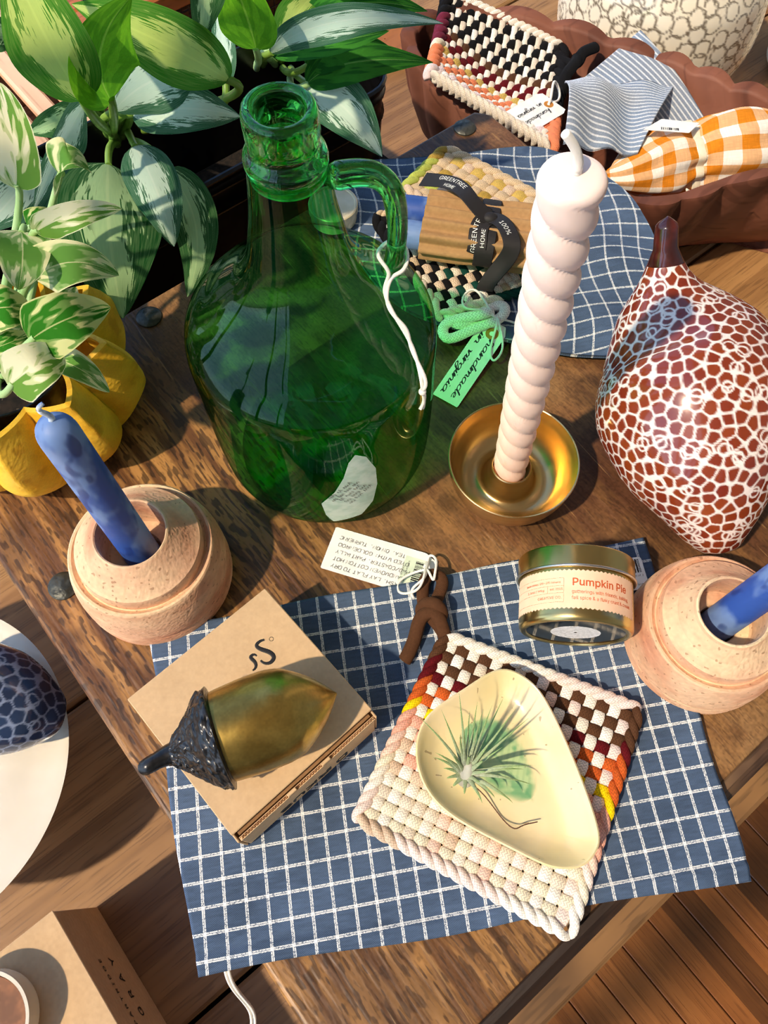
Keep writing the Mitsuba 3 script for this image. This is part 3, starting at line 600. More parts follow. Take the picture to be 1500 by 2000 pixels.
M('m_old_brass', proc(lambda p, n, uv: mix(lin(150, 122, 58), lin(188, 160, 84), smoothstep(.25, .7, fbm(p.x * 70, p.y * 70, p.z * 70, 3))) * (.85 + .2 * noise(p.x * 900, p.y * 900, p.z * 900))), .28, .9, bump=lambda p, n, uv: fbm(p.x * 200, p.y * 200, p.z * 200, 3), bs=.00012)
M('m_black_bronze', proc(plain_noise((12, 13, 15), (38, 38, 40), 300)), .28, .2, spec=.7)
ac = thing('acorn_ornament', 'brass acorn ornament with a black textured cap lying on the kraft box', 'ornament')
az_ = kz1 + .0262
a0, a1 = on(424, 1442, az_), on(655, 1355, az_ - .001); ad = unit(a1 - a0); aL = np.linalg.norm(a1 - a0)
pr = smoothprof([(.001, .004), (.020, .0035), (.0236, .0015), (.0240, .004), (.0246, .012), (.0252, .024), (.0251, .034), (.0236, .0435), (.0188, .0530), (.0122, .0620), (.0058, .0685), (.0022, .0715), (.0004, .0730)], 90)
def along(m, o, d, up=(0, 0, 1)):
    d = unit(d); x = unit(np.cross(up, d)); return place(m, o, x, np.cross(d, x), d)
nut = lathe(pr * [1, aL / .0722], 64)
part(ac, 'nut', along(nut, a0, ad), 'm_old_brass', 50, label='dull brass nut')
nr, na = 80, 160
tt = np.linspace(0, 1, nr); prc = np.stack([PchipInterpolator([0, .12, .25, .55, .85, 1.0], [.0252, .0274, .0264, .0168, .0082, .0050])(tt), PchipInterpolator([0, .12, .25, .55, .85, 1], [.0020, .0015, -.002, -.0125, -.0215, -.0250])(tt)], 1)
aa = np.linspace(0, 2 * np.pi, na, endpoint=False); T2, AA = np.meshgrid(tt, aa, indexing='ij')
rows = 9; rr_ = T2 * rows; cidx = np.floor(rr_); nsc = np.maximum(np.round(17 * (1 - cidx / rows * .62)), 5); ca = AA / (2 * np.pi) * nsc + .5 * (cidx % 2)
bump = np.sin(np.clip((rr_ - cidx), 0, 1) * np.pi) ** .6 * np.abs(np.sin(ca * np.pi)) ** .6
lump = meshkit.fbm(np.stack([T2 * 7, np.cos(AA) * 3.2, np.sin(AA) * 3.2], -1), 3, 5); bump = .16 * bump + 1.9 * np.abs(lump - .5) ** .7
Rr = prc[:, 0][:, None] + .0030 * (bump - .5) * np.clip((T2 - .10) * 12, 0, 1) * np.clip((1 - T2) * 6, .2, 1) + .0012 * (meshkit.fbm(np.stack([T2 * 9, np.cos(AA) * 3, np.sin(AA) * 3], -1), 3) - .5)
Pc = np.stack([Rr * np.cos(AA), Rr * np.sin(AA), np.repeat(prc[:, 1:], na, 1) + 0 * AA], -1)
inner = np.stack([.0235 * np.cos(aa), .0235 * np.sin(aa), np.full(na, .0030)], 1)
Vc = np.vstack([inner, Pc.reshape(-1, 3)]); cap = tm(Vc, grid_faces(nr + 1, na, wx=True, flip=True))
part(ac, 'cap', along(cap, a0, ad), 'm_black_bronze', 50, label='black scaly cap')
sp_ = [a0 - ad * .0225, a0 - ad * .0300 + A3(0, 0, .0015), a0 - ad * .038 + A3(.001, -.001, .002), on(297, 1488, az_ - .001), on(273, 1501, az_ - .003)]
part(ac, 'stalk', sweep(spline(sp_, 24), np.r_[np.linspace(.0066, .0044, 8), np.linspace(.0044, .0036, 12), [.0034, .0031, .0024, .0012]], n=16), 'm_black_bronze', 60, label='black crooked stalk')

# ------------------------------------------------------------------ candle tin lying on its side
M('m_tin', proc(lambda p, n, uv: mix(lin(196, 168, 98), lin(216, 192, 128), noise(p.x * 40, p.y * 40, p.z * 40))), .24, 1.0)
M('m_tin_rim', lin(206, 204, 196), .3, 1.0)
M('m_tin_base', lin(116, 100, 66), .10, 1.0)
M('m_tin_label', plain_noise((250, 206, 170), (252, 212, 178), 80), .6, spec=.3)
M('m_orange_ink', lin(206, 96, 52), .7)
M('m_green_label', plain_noise((206, 222, 200), (220, 232, 214), 90), .6)
M('m_sticker', plain_noise((196, 198, 200), (226, 228, 230), 900, lo=.4, hi=.6), .6)
tin = thing('candle_tin', 'gold candle tin with a pinked peach label lying on the checked towel', 'candle tin')
rb, rl = .0333, .0346
yb, yt = on(1119, 1240, .036), on(1121, 1096, .040)
td = unit(yt - yb); td[2] = .055; td = unit(td)
tL = .0450
o = A3(yb[0], yb[1] - .0015, FT(yb[0], yb[1]) + .0012 + rb)
tx = unit(np.cross(td, (0, 0, 1))); tz = np.cross(tx, td)         # tx: to the right, tz: the side that faces up
def in_tin(m): return place(m, o, tz, -tx if False else np.cross(td, tz), td)
part(tin, 'can', in_tin(lathe(smoothprof([(.001, .0016), (.0285, .0016), (.0295, .0002), (.0316, .0004), (.0328, .0016), (rb, .0042), (rb, .0400), (.001, .0400)], 80), 120)), 'm_tin', 30)
part(tin, 'base', in_tin(lathe([(.001, .0013), (.0288, .0013), (.0288, .0018), (.001, .0018)], 96)), 'm_tin_base', 30)
part(tin, 'lid', in_tin(lathe([(.001, .0320), (rl - .0002, .0320), (rl, .0324), (rl, tL - .0015), (rl - .0006, tL - .0004), (rl - .002, tL), (.001, tL)], 120)), 'm_tin', 30)
rm = np.array([((rl + .0002) * math.cos(a), (rl + .0002) * math.sin(a), .0318) for a in np.linspace(0, 2 * np.pi, 121)])
part(tin, 'lid_rim', in_tin(sweep(rm, .00085, n=8, caps=False)), 'm_tin_rim', 60, label='silvery rolled rim of the lid')
rs = rb + .00012
def wrap(m, off=0.0):
    """flat label coordinates (x to the right seen from above, y towards the lid) onto the can"""
    m = m.copy(); th = m.vertices[:, 0] / rs; r = rs + off + m.vertices[:, 2]; y = m.vertices[:, 1]
    m.vertices = o + (r * np.sin(th))[:, None] * tx + (r * np.cos(th))[:, None] * tz + y[:, None] * td; return m
x0, x1, y0, y1 = -.058, .0358, .0064, .0298
def zig(a, b, n, amp, nrm): t = np.linspace(0, 1, 2 * n + 1)[:-1]; p = np.outer(1 - t, a) + np.outer(t, b); p += np.outer(np.where(np.arange(2 * n) % 2, amp, 0), nrm); return p
pin = np.vstack([zig((x0, y0), (x1, y0), 36, .0010, (0, 1)), zig((x1, y0), (x1, y1), 9, .0010, (-1, 0)), zig((x1, y1), (x0, y1), 36, .0010, (0, -1)), zig((x0, y1), (x0, y0), 9, .0010, (1, 0))])
v2, f2 = trimesh.creation.triangulate_polygon(Polygon(pin).buffer(0), engine='earcut')
part(tin, 'label', wrap(tm(np.c_[v2, v2[:, 0] * 0], f2).subdivide_to_size(.0025)), 'm_tin_label', True, label='peach label with pinked edges')
def put(text, h, x, y, bold=False): m = meshkit.text_mesh(text, h, .00005, bold); m.apply_translation([x, y, 0]); return m
fit = lambda m, L: (m.apply_scale([L / width_of(m), 1, 1]), m)[1]
def wr(text, h, x, y, L, bold=False):
    m = meshkit.text_mesh(text, h, .00005, bold); m.vertices[:, 0] *= L / width_of(m); m.apply_translation([x, y, 0]); return m
part(tin + '__label', 'title', wrap(wr('Pumpkin Pie', .0042, -.0096, .0202, .0345, True), .0001), 'm_orange_ink', False)
part(tin + '__label', 'subtitle', wrap(cat(wr('gatherings with friends, baking,', .0020, -.0096, .0156, .0368), wr('fall spice & a flaky crust & cream', .0020, -.0096, .0120, .0388)), .0001), 'm_orange_ink', False)
ln = lambda a, b: sweep(np.linspace(np.append(a, 0), np.append(b, 0), 12), .00007, .00004, n=4)
part(tin + '__label', 'table_lines', wrap(cat(*[ln((-.052, y), (-.0140, y)) for y in (.0245, .0200, .0158, .0105)], ln((-.0140, .0105), (-.0140, .0245)), ln((-.0235, .0158), (-.0235, .0200))), .0001), 'm_orange_ink', False)
part(tin + '__label', 'small_print', wrap(cat(wr('burn time: 20-25 hours', .0013, -.0400, .0215, .0240), wr('3.5oz / 99g', .0013, -.0390, .0172, .0130), wr('est. 2015', .0013, -.0222, .0174, .0075), wr('CREATIVE CO.', .0015, -.0302, .0124, .0148)), .0001), 'm_orange_ink', False)
sd = lathe([(.001, 0), (.0145, 0), (.0145, .0001), (.001, .0001)], 60); sd.vertices[:, 2] += .00115; part(tin, 'base_sticker', in_tin(sd), 'm_sticker', 30, label='round grey printed sticker')

# the sales sticker that lies on the towel behind the tin
bst = thing('price_card', 'small white barcode card behind the candle tin on the towel', 'card')
cc = [on(*q, .0085) for q in ((1172, 1098), (1245, 1088), (1262, 1152), (1190, 1160))]
cx_, cy_ = unit(cc[1] - cc[0]), unit(cc[0] - cc[3]); W_, H_ = np.linalg.norm(cc[1] - cc[0]) + .004, np.linalg.norm(cc[0] - cc[3])
card = slab(affinity.translate(sbox(-W_ / 2 + .002, -H_ / 2 + .002, W_ / 2 - .002, H_ / 2 - .002).buffer(.002), 0, 0), 0, .0005, .0001)
ctr = sum(cc) / 4 + A3(0, 0, .0004)
part(bst, 'card', place(card, ctr, cx_, cy_), 'm_paper')
q = bars(18, W_ * .42, H_ * .42, .0001, 3); q.apply_translation([W_ * .0, H_ * .02, .00055])
part(bst, 'barcode', place(q, ctr, cx_, cy_), 'm_black', False)
q = cat(wr('Set of 2', .0012, W_ * .18, -H_ * .10, W_ * .26), wr('ica', .0016, W_ * .26, -H_ * .38, W_ * .12)); q.vertices[:, 2] += .0005
part(bst, 'print', place(q, ctr, cx_, cy_), 'm_black', False)

# ------------------------------------------------------------------ triangular plate with leaf print
def plate_tex():
    a, b, g, g2 = lin(234, 216, 172), lin(224, 208, 156), lin(150, 192, 136), lin(76, 148, 100)
    lc = on(985, 1492, .026); ld = unit(on(1040, 1548, .026) - on(950, 1440, .026)); lc = [float(x) for x in lc]; ld = [float(x) for x in ld]
    def fn(p, n, uv):
        t = fbm(p.x * 30, p.y * 30, 0, 3); col = mix(a, b, smoothstep(.3, .7, t))
        x, y = p.x - lc[0], p.y - lc[1]; u = x * ld[0] + y * ld[1]; v = -x * ld[1] + y * ld[0]
        w = .0150 * dr.sqrt(dr.maximum(1 - dr.square((u + .003) / .0265), 0)) * (1 - .25 * u / .026) + (noise(p.x * 260, p.y * 260) - .5) * .003
        m = smoothstep(.003, -.004, dr.abs(v) - w) * smoothstep(.0295, .025, dr.abs(u + .003))
        col = mix(col, g, m * .75); core = m * smoothstep(.46, .66, fbm(p.x * 120, p.y * 120, 3.0, 3) + .16 * smoothstep(.02, -.03, u))
        col = mix(col, g2, core * .7)
        rib = smoothstep(.0011, .0003, dr.abs(v)) + smoothstep(.75, .9, dr.abs(dr.sin((u + dr.abs(v) * .8) * 700))) * .5
        col = mix(col, g2, m * rib * .30)
        return mix(col, lin(120, 92, 60), smoothstep(.955, .97, noise(p.x * 330, p.y * 330, 2.0)) * .6)
    return proc(fn)
M('m_plate', plate_tex(), .16, spec=.55, clearcoat=.6, clearcoat_gloss=.95)
pts = [(985, 1306), (1020, 1318), (1060, 1356), (1100, 1432), (1135, 1515), (1168, 1612), (1167, 1660), (1142, 1690), (1104, 1698), (1060, 1689), (1000, 1660), (930, 1624), (868, 1584), (828, 1535), (812, 1480), (817, 1430), (846, 1386), (905, 1345), (950, 1316)]
PB = np.array([on(*q, .034)[:2] for q in pts]); csp = CubicSpline(np.arange(len(PB) + 1), np.vstack([PB, PB[:1]]), bc_type='periodic'); OUT = csp(np.linspace(0, len(PB), 160, endpoint=False))
pl = Polygon(OUT); cen = np.array(pl.centroid.coords[0])
tl = 2 * np.pi * np.arange(160) / 160; tn = np.gradient(np.vstack([OUT[-1:], OUT, OUT[:1]]), axis=0)[1:-1]; nrm = np.stack([tn[:, 1], -tn[:, 0]], 1); nrm /= np.linalg.norm(nrm, axis=1, keepdims=True)
if ((OUT - cen) * nrm).sum() < 0: nrm = -nrm
def ring(ins, z, s=None):
    P = OUT - nrm * ins if s is None else cen + (OUT - nrm * .016 - cen) * s
    return np.c_[P, np.full(160, z)]
rings = [ring(0, .0185, .02), ring(0, .0185, .9), ring(.0135, .0190), ring(.006, .0245), ring(.0012, .0310), ring(.0001, .0332), ring(.0001, .0340), ring(.0010, .0346), ring(.0022, .0340), ring(.0036, .0318), ring(.0080, .0268), ring(.0125, .0236), ring(.017, .0226), ring(0, .0224, .8), ring(0, .0222, .5), ring(0, .0221, .02)]
plate = thing('plate', 'triangular cream yellow glazed plate with a green leaf print, on the woven potholder', 'plate')
part(plate, None, tm(np.vstack(rings), grid_faces(len(rings), 160, wx=True, wy=True)), 'm_plate', 50)
if trimesh.Trimesh(np.vstack(rings), grid_faces(len(rings), 160, wx=True, wy=True)).volume < 0: part(plate, None, tm(np.vstack(rings), grid_faces(len(rings), 160, wx=True, wy=True, flip=True)), 'm_plate', 50)

# air plant
def air_tex():
    a, b, c = lin(158, 172, 138), lin(128, 160, 92), lin(176, 176, 164)
    def fn(p, n, uv):
        col = mix(c, a, smoothstep(.02, .35, uv.x)); col = mix(col, b, smoothstep(.3, .8, uv.x) * .8)
        return col * (.75 + .5 * noise(uv.x * 60, uv.y * 6, p.x * 300))
    return proc(fn)
M('m_air', air_tex(), .75, spec=.2)
M('m_root', lin(92, 62, 48), .8)
ap = thing('air_plant', 'small grey-green air plant with thin curving leaves lying on the yellow plate', 'plant')
o0 = on(909, 1512, .030); Z = lambda X, Y, z: on(780 + X / 3.409, 1300 + Y / 3.409, z)
spec_ = [(120, 335, .060), (280, 295, .068), (395, 160, .075), (520, 240, .080), (560, 290, .090), (470, 300, .095), (620, 260, .085), (700, 200, .070), (775, 290, .062), (860, 350, .055), (690, 540, .060), (900, 665, .048), (825, 690, .044),
         (885, 795, .034), (755, 915, .034), (635, 880, .036), (550, 915, .040), (430, 850, .036), (365, 795, .033), (320, 750, .036), (295, 685, .040), (225, 610, .046), (240, 580, .050), (370, 600, .060), (410, 450, .085), (440, 420, .092), (600, 520, .06), (560, 700, .05), (520, 760, .045), (470, 640, .055), (540, 640, .06)]
for i, (X, Y, z) in enumerate(spec_):
    tip = Z(X, Y, z); d = tip - o0; L = np.linalg.norm(d); dh = unit(d * [1, 1, 0])
    st_ = o0 + dh * .004 + A3(0, 0, .002)
    P = spline([st_ - dh * .002, st_ + d * .25 + A3(0, 0, .42 * L * (.30 if z > .065 else .62)), st_ + d * .62 + A3(0, 0, .34 * L * (.3 if z > .065 else .62)), tip], 26)
    w0 = .0021 if L < .035 else .0016
    w = w0 * np.clip(1 - np.linspace(0, 1, 26) ** .8, .03, 1) * np.r_[np.linspace(.9, 1, 4), np.ones(22)]
    up = unit(np.cross(np.cross(dh, (0, 0, 1)), d) + 1e-6)
    uv = np.vstack([np.stack([np.repeat(np.linspace(0, 1, 26), 8), np.tile(np.linspace(0, 1, 8, endpoint=False), 26)], 1), [[0, 0], [1, 0]]])
    part(ap, 'leaf', sweep(P, w, w * .42, n=8), 'm_air', True, uv=uv)
bulb = sweep(np.array([o0 + A3(-.001, -.004, -.0068), o0 + A3(0, -.003, -.005), o0 + A3(0, 0, .001), o0 + A3(.001, .003, .007), o0 + A3(.001, .004, .012)]), [.0022, .0046, .0056, .0042, .002], n=12)
part(ap, 'bulb', bulb, 'm_air', True, uv=np.zeros((len(bulb.vertices), 2)), label='pale bulb')
part(ap, 'root', sweep(spline([Z(500, 805, .026), Z(570, 870, .026), Z(640, 960, .0245), (Z(700, 1035, .0255)), Z(770, 1085, .029), Z(810, 1070, .028), Z(850, 1055, .027), Z(920, 1040, .0268)], 50), .00035, n=5), 'm_root', True, label='thin brown root')

# ------------------------------------------------------------------ paper tags
def tag_outline(L, W, cut): return Polygon([(0, -W / 2 + cut * .5), (0, W / 2 - cut * .5), (cut, W / 2), (L, W / 2), (L, -W / 2), (cut, -W / 2)])
def put_tag(root, o, dx, dy, L, W, cut, hole=None):
    pg = tag_outline(L, W, cut)
    part(root, 'card', place(slab(pg, 0, .0004, .00008), o, dx, dy), 'm_paper')
tg = thing('paper_tag', 'white paper tag covered in handwriting, tied to the brown loop, lying on bare wood', 'tag')
e0, e1 = on(842, 1128, .004), on(641, 1068, .0012)
dx = unit(e1 - e0); dy = unit(A3(-dx[1], dx[0], 0))                 # dx: away from the string; dy: down the photograph
tL_, tW_ = np.linalg.norm(e1 - e0), np.linalg.norm(on(655, 1028, .0015) - on(627, 1109, .0015))
o_ = e0 + A3(0, 0, -.0005)
put_tag(tg, o_, dx, dy, tL_, tW_, .008)
lines = ['HANDWASH, LAY FLAT TO DRY', 'HANDWOVEN COTTON HOT', 'PAD/COASTER. PARTIALLY', 'DYED WITH: GOLDENROD', 'TEA, ONION, TURMERIC']
hw = []
for i, tx_ in enumerate(lines):
    q = pen(tx_, .0024, .00019, .12, jit=.25); full = [.060, .050, .052, .050, .046][i]; q.vertices[:, 0] *= full / width_of(q)
    q.apply_translation([.0665 - full if True else 0, tW_ / 2 - .0052 - i * .0052, .0005]); hw.append(q)
part(tg, 'handwriting', place(cat(*hw), o_, dx, dy), 'm_ink', False, label='five lines of black handwriting')
q = box((.0155, tW_ * .62, .00008), (.0125, -.0005, .00046)); part(tg, 'price_label', place(q, o_, dx, dy), 'm_green_label', False, label='pale green price label')
q = bars(26, tW_ * .50, .0062, .00008, 8); q.apply_transform(trimesh.transformations.rotation_matrix(math.pi / 2, [0, 0, 1])); q.apply_translation([.0125, -tW_ * .26, .00055])
part(tg + '__price_label', 'barcode', place(q, o_, dx, dy), 'm_black', False)
q = cat(wr('Botanologica', .0014, 0, 0, .0130), (lambda m: (m.apply_translation([.002, .0024, 0]), m)[1])(wr('$20.00', .0014, 0, 0, .0066))); q.apply_transform(trimesh.transformations.rotation_matrix(-math.pi / 2, [0, 0, 1])); q.apply_translation([.0165, .0062, .0005])
part(tg + '__price_label', 'print', place(q, o_, dx, dy), 'm_ink', False)
S2 = thing('tag_string', 'white string tying the handwritten tag to the brown loop', 'string')
zt = .0125
part(S2, None, cat(sweep(spline([on(836, 1104, .004), on(842, 1085, .010), on(851, 1092, .013), on(850, 1118, .018), on(846, 1132, .0185), on(838, 1118, .018), on(830, 1113, .014), on(800, 1122, .008), on(778, 1140, .007), on(780, 1156, .008), on(800, 1158, .012), on(818, 1148, .0175), on(826, 1132, .020), on(832, 1112, .015)], 120), .0009, n=7),
     sweep(spline([on(832, 1112, .015), on(822, 1135, .0165), on(806, 1150, .0135), on(808, 1168, .011)], 30), .0009, n=7), sweep(spline([on(830, 1108, .012), on(834, 1100, .009), on(831, 1116, .015)], 20), .0014, n=7)), 'm_string', True)

tg2 = thing('paper_tag', 'white paper tag with cursive writing and a tan eyelet between jug and pink candle', 'tag')
M('m_tan', lin(184, 122, 48), .7)
f0, f1 = on(972, 632, .0105), on(869, 783, .0012)
dx = unit(f1 - f0); dy = unit(np.cross((0, 0, 1), dx) - 0 * dx); nn_ = np.cross(dx, dy)
L2, W2 = np.linalg.norm(f1 - f0), np.linalg.norm(on(848, 768, .001) - on(892, 790, .001)) * 1.12
put_tag(tg2, f0, dx, dy, L2, W2, .007)
eye = slab(Point(.0085, .0).buffer(.0044).difference(Point(.0085, 0).buffer(.0001)), 0, .0002, .00004) if False else lathe([(.0021, 0), (.0050, 0), (.0050, .0002), (.0021, .0002)], 40, loc=(.0100, .001, .0004))
part(tg2, 'eyelet', place(eye, f0, dx, dy), 'm_tan', 30, label='tan reinforcing ring')
hw = []
for i, (tx_, off) in enumerate((('handmade', .0145), ('in virginia', .0125))):
    q = pen(tx_, .0052, .00026, .15, cursive=True, gap=.5); full = (L2 - .0185) if i == 0 else L2 - .0165; q.vertices[:, 0] *= full / width_of(q); q.apply_translation([off, .0018 - i * .0088, .0005]); hw.append(q)
part(tg2, 'handwriting', place(cat(*hw), f0, dx, dy), 'm_ink', False, label='black cursive handwriting')
# ------------------------------------------------------------------ ceramic figures dotted with rings
def ringed(P, spacing, base, line, seed, lw=.00075, gapfill=True, fade=None):
    """Colours for the grid P of a glazed body: brush-drawn rings at evenly scattered places on its surface."""
    m = grid(P); V = m.vertices; rg_ = np.random.default_rng(seed)
    area = m.area; cand = trimesh.sample.sample_surface(m, int(area / spacing ** 2 * 45), seed=seed)[0]
    t = cKDTree(cand); alive = np.ones(len(cand), bool); pick = []
    for i in range(len(cand)):
        if alive[i]: pick.append(i); alive[t.query_ball_point(cand[i], spacing)] = False
    C = cand[pick]
    for _ in range(7):
        own = cKDTree(C).query(cand)[1]; cnt = np.bincount(own, minlength=len(C))[:, None]; C = np.stack([np.bincount(own, cand[:, k], len(C)) for k in range(3)], 1) / np.maximum(cnt, 1)
        C = cand[cKDTree(cand).query(C)[1]]
    spacing = float(np.median(cKDTree(C).query(C, k=2)[0][:, 1]))
    extra = cand[rg_.choice(len(cand), len(C) // 5, replace=False)]; C = np.vstack([C, extra])
    ne = len(C) - len(extra); R = spacing * (rg_.uniform(.58, .66, ne) if gapfill else rg_.uniform(.50, .60, ne)); Re = spacing * rg_.uniform(.44, .54, len(extra)); d, ix = cKDTree(C[:ne]).query(V, k=2); de, ie = cKDTree(extra).query(V, k=2)
    wob = (meshkit.noise(V * 260, seed) - .5) * spacing * .16; ww = lw * (.7 + .7 * meshkit.noise(V * 420, seed + 1))
    if gapfill:
        on_ring = np.maximum(np.clip(1.6 - (d[:, 1] - d[:, 0]) / (ww * 1.7), 0, 1), np.clip((d[:, 0] + wob - R[ix[:, 0]] + ww * .4) / (ww * .8), 0, 1))
    else:
        on_ring = np.max([np.clip(1.5 - np.abs(d[:, k] + wob - R[ix[:, k]]) / ww, 0, 1) for k in range(2)], axis=0)
    on_ring = on_ring * (.8 + .2 * meshkit.noise(V * 900, 4))
    for k in range(2): on_ring = np.maximum(on_ring, np.clip(1.4 - np.abs(de[:, k] + wob - Re[ie[:, k]]) / ww, 0, 1) * .95)
    b0_, b1_ = np.array(lin(*base[0])), np.array(lin(*base[1])); tone = meshkit.noise(V * 45, seed + 3)[:, None]; cellt = np.random.default_rng(seed + 9).uniform(0, 1, len(C))[ix[:, 0]][:, None]
    bcol = b0_ + (b1_ - b0_) * np.clip(.5 * tone + .5 * cellt, 0, 1)
    if fade is not None: on_ring = on_ring * fade(V)
    return bcol * (1 - on_ring[:, None]) + np.array(lin(*line)) * on_ring[:, None]
def body_of(centres, radii, ns, na, squash=1.0):
    """A closed rounded body along a curved axis."""
    C_, r_ = np.asarray(centres, float), np.asarray(radii, float); s = np.r_[0, np.cumsum(np.linalg.norm(np.diff(C_, axis=0), axis=1))]
    q = np.linspace(0, 1, ns); q = s[-1] * (q - .0 * np.sin(2 * np.pi * q)); A = CubicSpline(s, C_)(q); R_ = PchipInterpolator(s, r_)(q)
    t_, s_, u_ = frames(A, (0.2, 0.1, 1)); a = np.linspace(0, 2 * np.pi, na)
    return A[:, None] + R_[:, None, None] * (np.cos(a)[None, :, None] * s_[:, None] + squash * np.sin(a)[None, :, None] * u_[:, None])
M('m_vcol_gloss', {'type': 'mesh_attribute', 'name': 'vertex_color'}, .10, spec=.55, clearcoat=.7, clearcoat_gloss=.96)
M('m_brown_glaze', plain_noise((52, 18, 16), (86, 30, 24), 90), .08, spec=.6, clearcoat=.8, clearcoat_gloss=.97)
fg = thing('ceramic_figurine', 'large glossy brown ceramic gourd-shaped figurine covered in white rings, right of the brass candlestick', 'figurine')
ctrs = [on(1409, 1078, .020), on(1408, 1068, .022), on(1402, 1045, .028), on(1390, 985, .041), on(1372, 900, .054), on(1356, 800, .0625), on(1334, 690, .072), on(1308, 600, .088), on(1301, 548, .100), on(1300, 515, .108)]
rads = [.0006, .0105, .0185, .0340, .0515, .0618, .0535, .0340, .0175, .0115]
P = body_of(ctrs, rads, 330, 380)
P[..., 2] = np.maximum(P[..., 2], .0006 + .02 * np.maximum(0, -P[..., 2]))
col = ringed(P, .0066, ((112, 34, 22), (140, 62, 24)), (246, 236, 230), 3, .00060)
part(fg, 'body', grid(P), 'm_vcol_gloss', True, color=col)
nb = [on(1300, 518, .107), on(1300, 492, .115), on(1301, 465, .122), on(1303, 440, .128), on(1304, 428, .131), on(1304, 422, .132)]
part(fg, 'stem', sweep(spline(nb, 30), np.r_[np.linspace(.0118, .0078, 10), np.linspace(.0076, .0070, 12), [.0066, .0060, .0052, .0042, .0032, .0022, .0012, .0004]], n=24), 'm_brown_glaze', 60, label='plain dark brown glossy stem')

vs = thing('ceramic_vessel', 'big round cream ceramic body covered in thin dark rings behind the wooden bowl', 'figurine')
vc = on(1296, -12, -.09)
P = body_of([vc + A3(0, 0, z) for z in (-.1095, -.109, -.100, -.07, -.02, .03, .08, .12, .125)], [.0005, .056, .076, .104, .118, .112, .080, .032, .0005], 210, 300)
col = ringed(P, .0150, ((236, 230, 212), (228, 220, 198)), (92, 80, 62), 5, .0009, gapfill=False)
part(vs, None, grid(P), 'm_vcol_gloss', True, color=col)
cv = thing('cream_vase', 'plain cream vase at the upper right edge beside the ringed ceramic body', 'vase')
M('m_cream', plain_noise((226, 216, 192), (238, 230, 208), 40), .35, spec=.4)
p = on(1585, 130, -.2)
part(cv, None, lathe(smoothprof([(.001, 0), (.052, 0), (.060, .004), (.064, .03), (.064, .12), (.058, .17), (.044, .20), (.042, .205), (.038, .203), (.040, .19), (.052, .15), (.056, .05), (.05, .012), (.001, .010)], 80), 64, loc=(p[0], p[1], -.1998)), 'm_cream', 50)

# ------------------------------------------------------------------ woven mats, candle pack and small tin on the far towel
zB = .0150
def quadmap(c, z, bend=None):
    c = [np.asarray(q, float) for q in c]
    def f(a, b, h):
        p = ((1 - a) * (1 - b) * c[0] + a * (1 - b) * c[1] + a * b * c[2] + (1 - a) * b * c[3])
        n = np.cross(c[1] - c[0], c[3] - c[0]); n = unit(n if n[2] > 0 else -n)
        if bend is not None: p = p + A3(0, 0, bend(a, b))
        return p + n * h
    return f
mb = thing('woven_potholder', 'black, cream and green checkered woven potholder under the kraft candle pack', 'potholder')
mB = quadmap([on(738, 428, zB), on(905, 392, zB), on(1046, 560, zB), on(866, 612, zB)], zB)
warpB = ['tan', 'cream', 'tan', 'cream', 'ecru', 'tan', 'sand', 'ecru', 'sand', 'ecru', 'cream']
weftB = ['black', 'black', 'black', 'forest', 'black', 'forest', 'black', 'forest', 'tan', 'ecru', 'sand', 'forest']
potholder(mb, mB, 12, 11, lambda i: weftB[i], lambda j: warpB[j % 11], lambda s, t: {0: 'tan', 1: 'forest' if t > .6 else 'ecru', 2: 'butter' if t < .55 else 'forest', 3: 'black' if t < .6 else 'ecru'}[s], .0042)
Lp([on(870, 600, .014), on(905, 632, .013), on(960, 600, .015), on(985, 600, .017), on(980, 618, .016), on(930, 640, .012), on(872, 660, .010), on(866, 640, .012), on(900, 622, .016), on(960, 606, .019)], .0042, 'white', mb)
ma = thing('woven_potholder', 'tan and olive woven potholder showing above the kraft candle pack', 'potholder')
zA = .0240
mA = quadmap([on(872, 300, .0225), on(1074, 408, .0225), on(975, 478, .0250), on(798, 372, .0250)], zA)
potholder(ma, mA, 10, 6, lambda i: ['tan', 'tan', 'sand', 'tan'][i % 4], lambda j: ['gold', 'tan', 'olive', 'tan', 'lime', 'tan'][j], lambda s, t: {0: 'tan', 1: 'tan', 2: 'sand', 3: 'olive' if t < .4 else 'lime'}[s], .0044)

M('m_corr', kraft((150, 116, 78), (182, 144, 100)), .85, spec=.15)
pk = thing('candle_pack', 'pair of tapers in a corrugated kraft wrap tied with black ribbon', 'candle pack')
pz = .0405
pa_, pb_ = on(828, 437, pz), on(1052, 470, pz); pd = unit(pb_ - pa_); pL = np.linalg.norm(pb_ - pa_) + .004
pu = A3(0, 0, 1); pv = unit(np.cross(pu, pd))                       # pv: away from the viewer
na = 260; ta = np.linspace(0, 2 * np.pi, na, endpoint=False)
def pack_r(t): return np.stack([.0265 * np.sign(np.cos(t)) * np.abs(np.cos(t)) ** .8, .0155 * np.sign(np.sin(t)) * np.abs(np.sin(t)) ** .8], -1)
base_ = pack_r(ta); nn = base_ / np.array([.0265 ** 2, .0155 ** 2]); nn /= np.linalg.norm(nn, axis=1, keepdims=True) + 1e-9
arc = np.r_[0, np.cumsum(np.linalg.norm(np.diff(base_, axis=0), axis=1))]; rid = .0024 * np.cos(arc / arc[-1] * 2 * np.pi * 12)
def pack_ring(off, x, pinch=0.0):
    q = base_ * (1 - pinch) + nn * (off + rid[:, None]); return pa_ + pd * x + q[:, :1] * pv + q[:, 1:] * pu
xs = np.linspace(0, pL, 30); pin_ = .07 * np.exp(-((xs - pL * .53) / .012) ** 2)
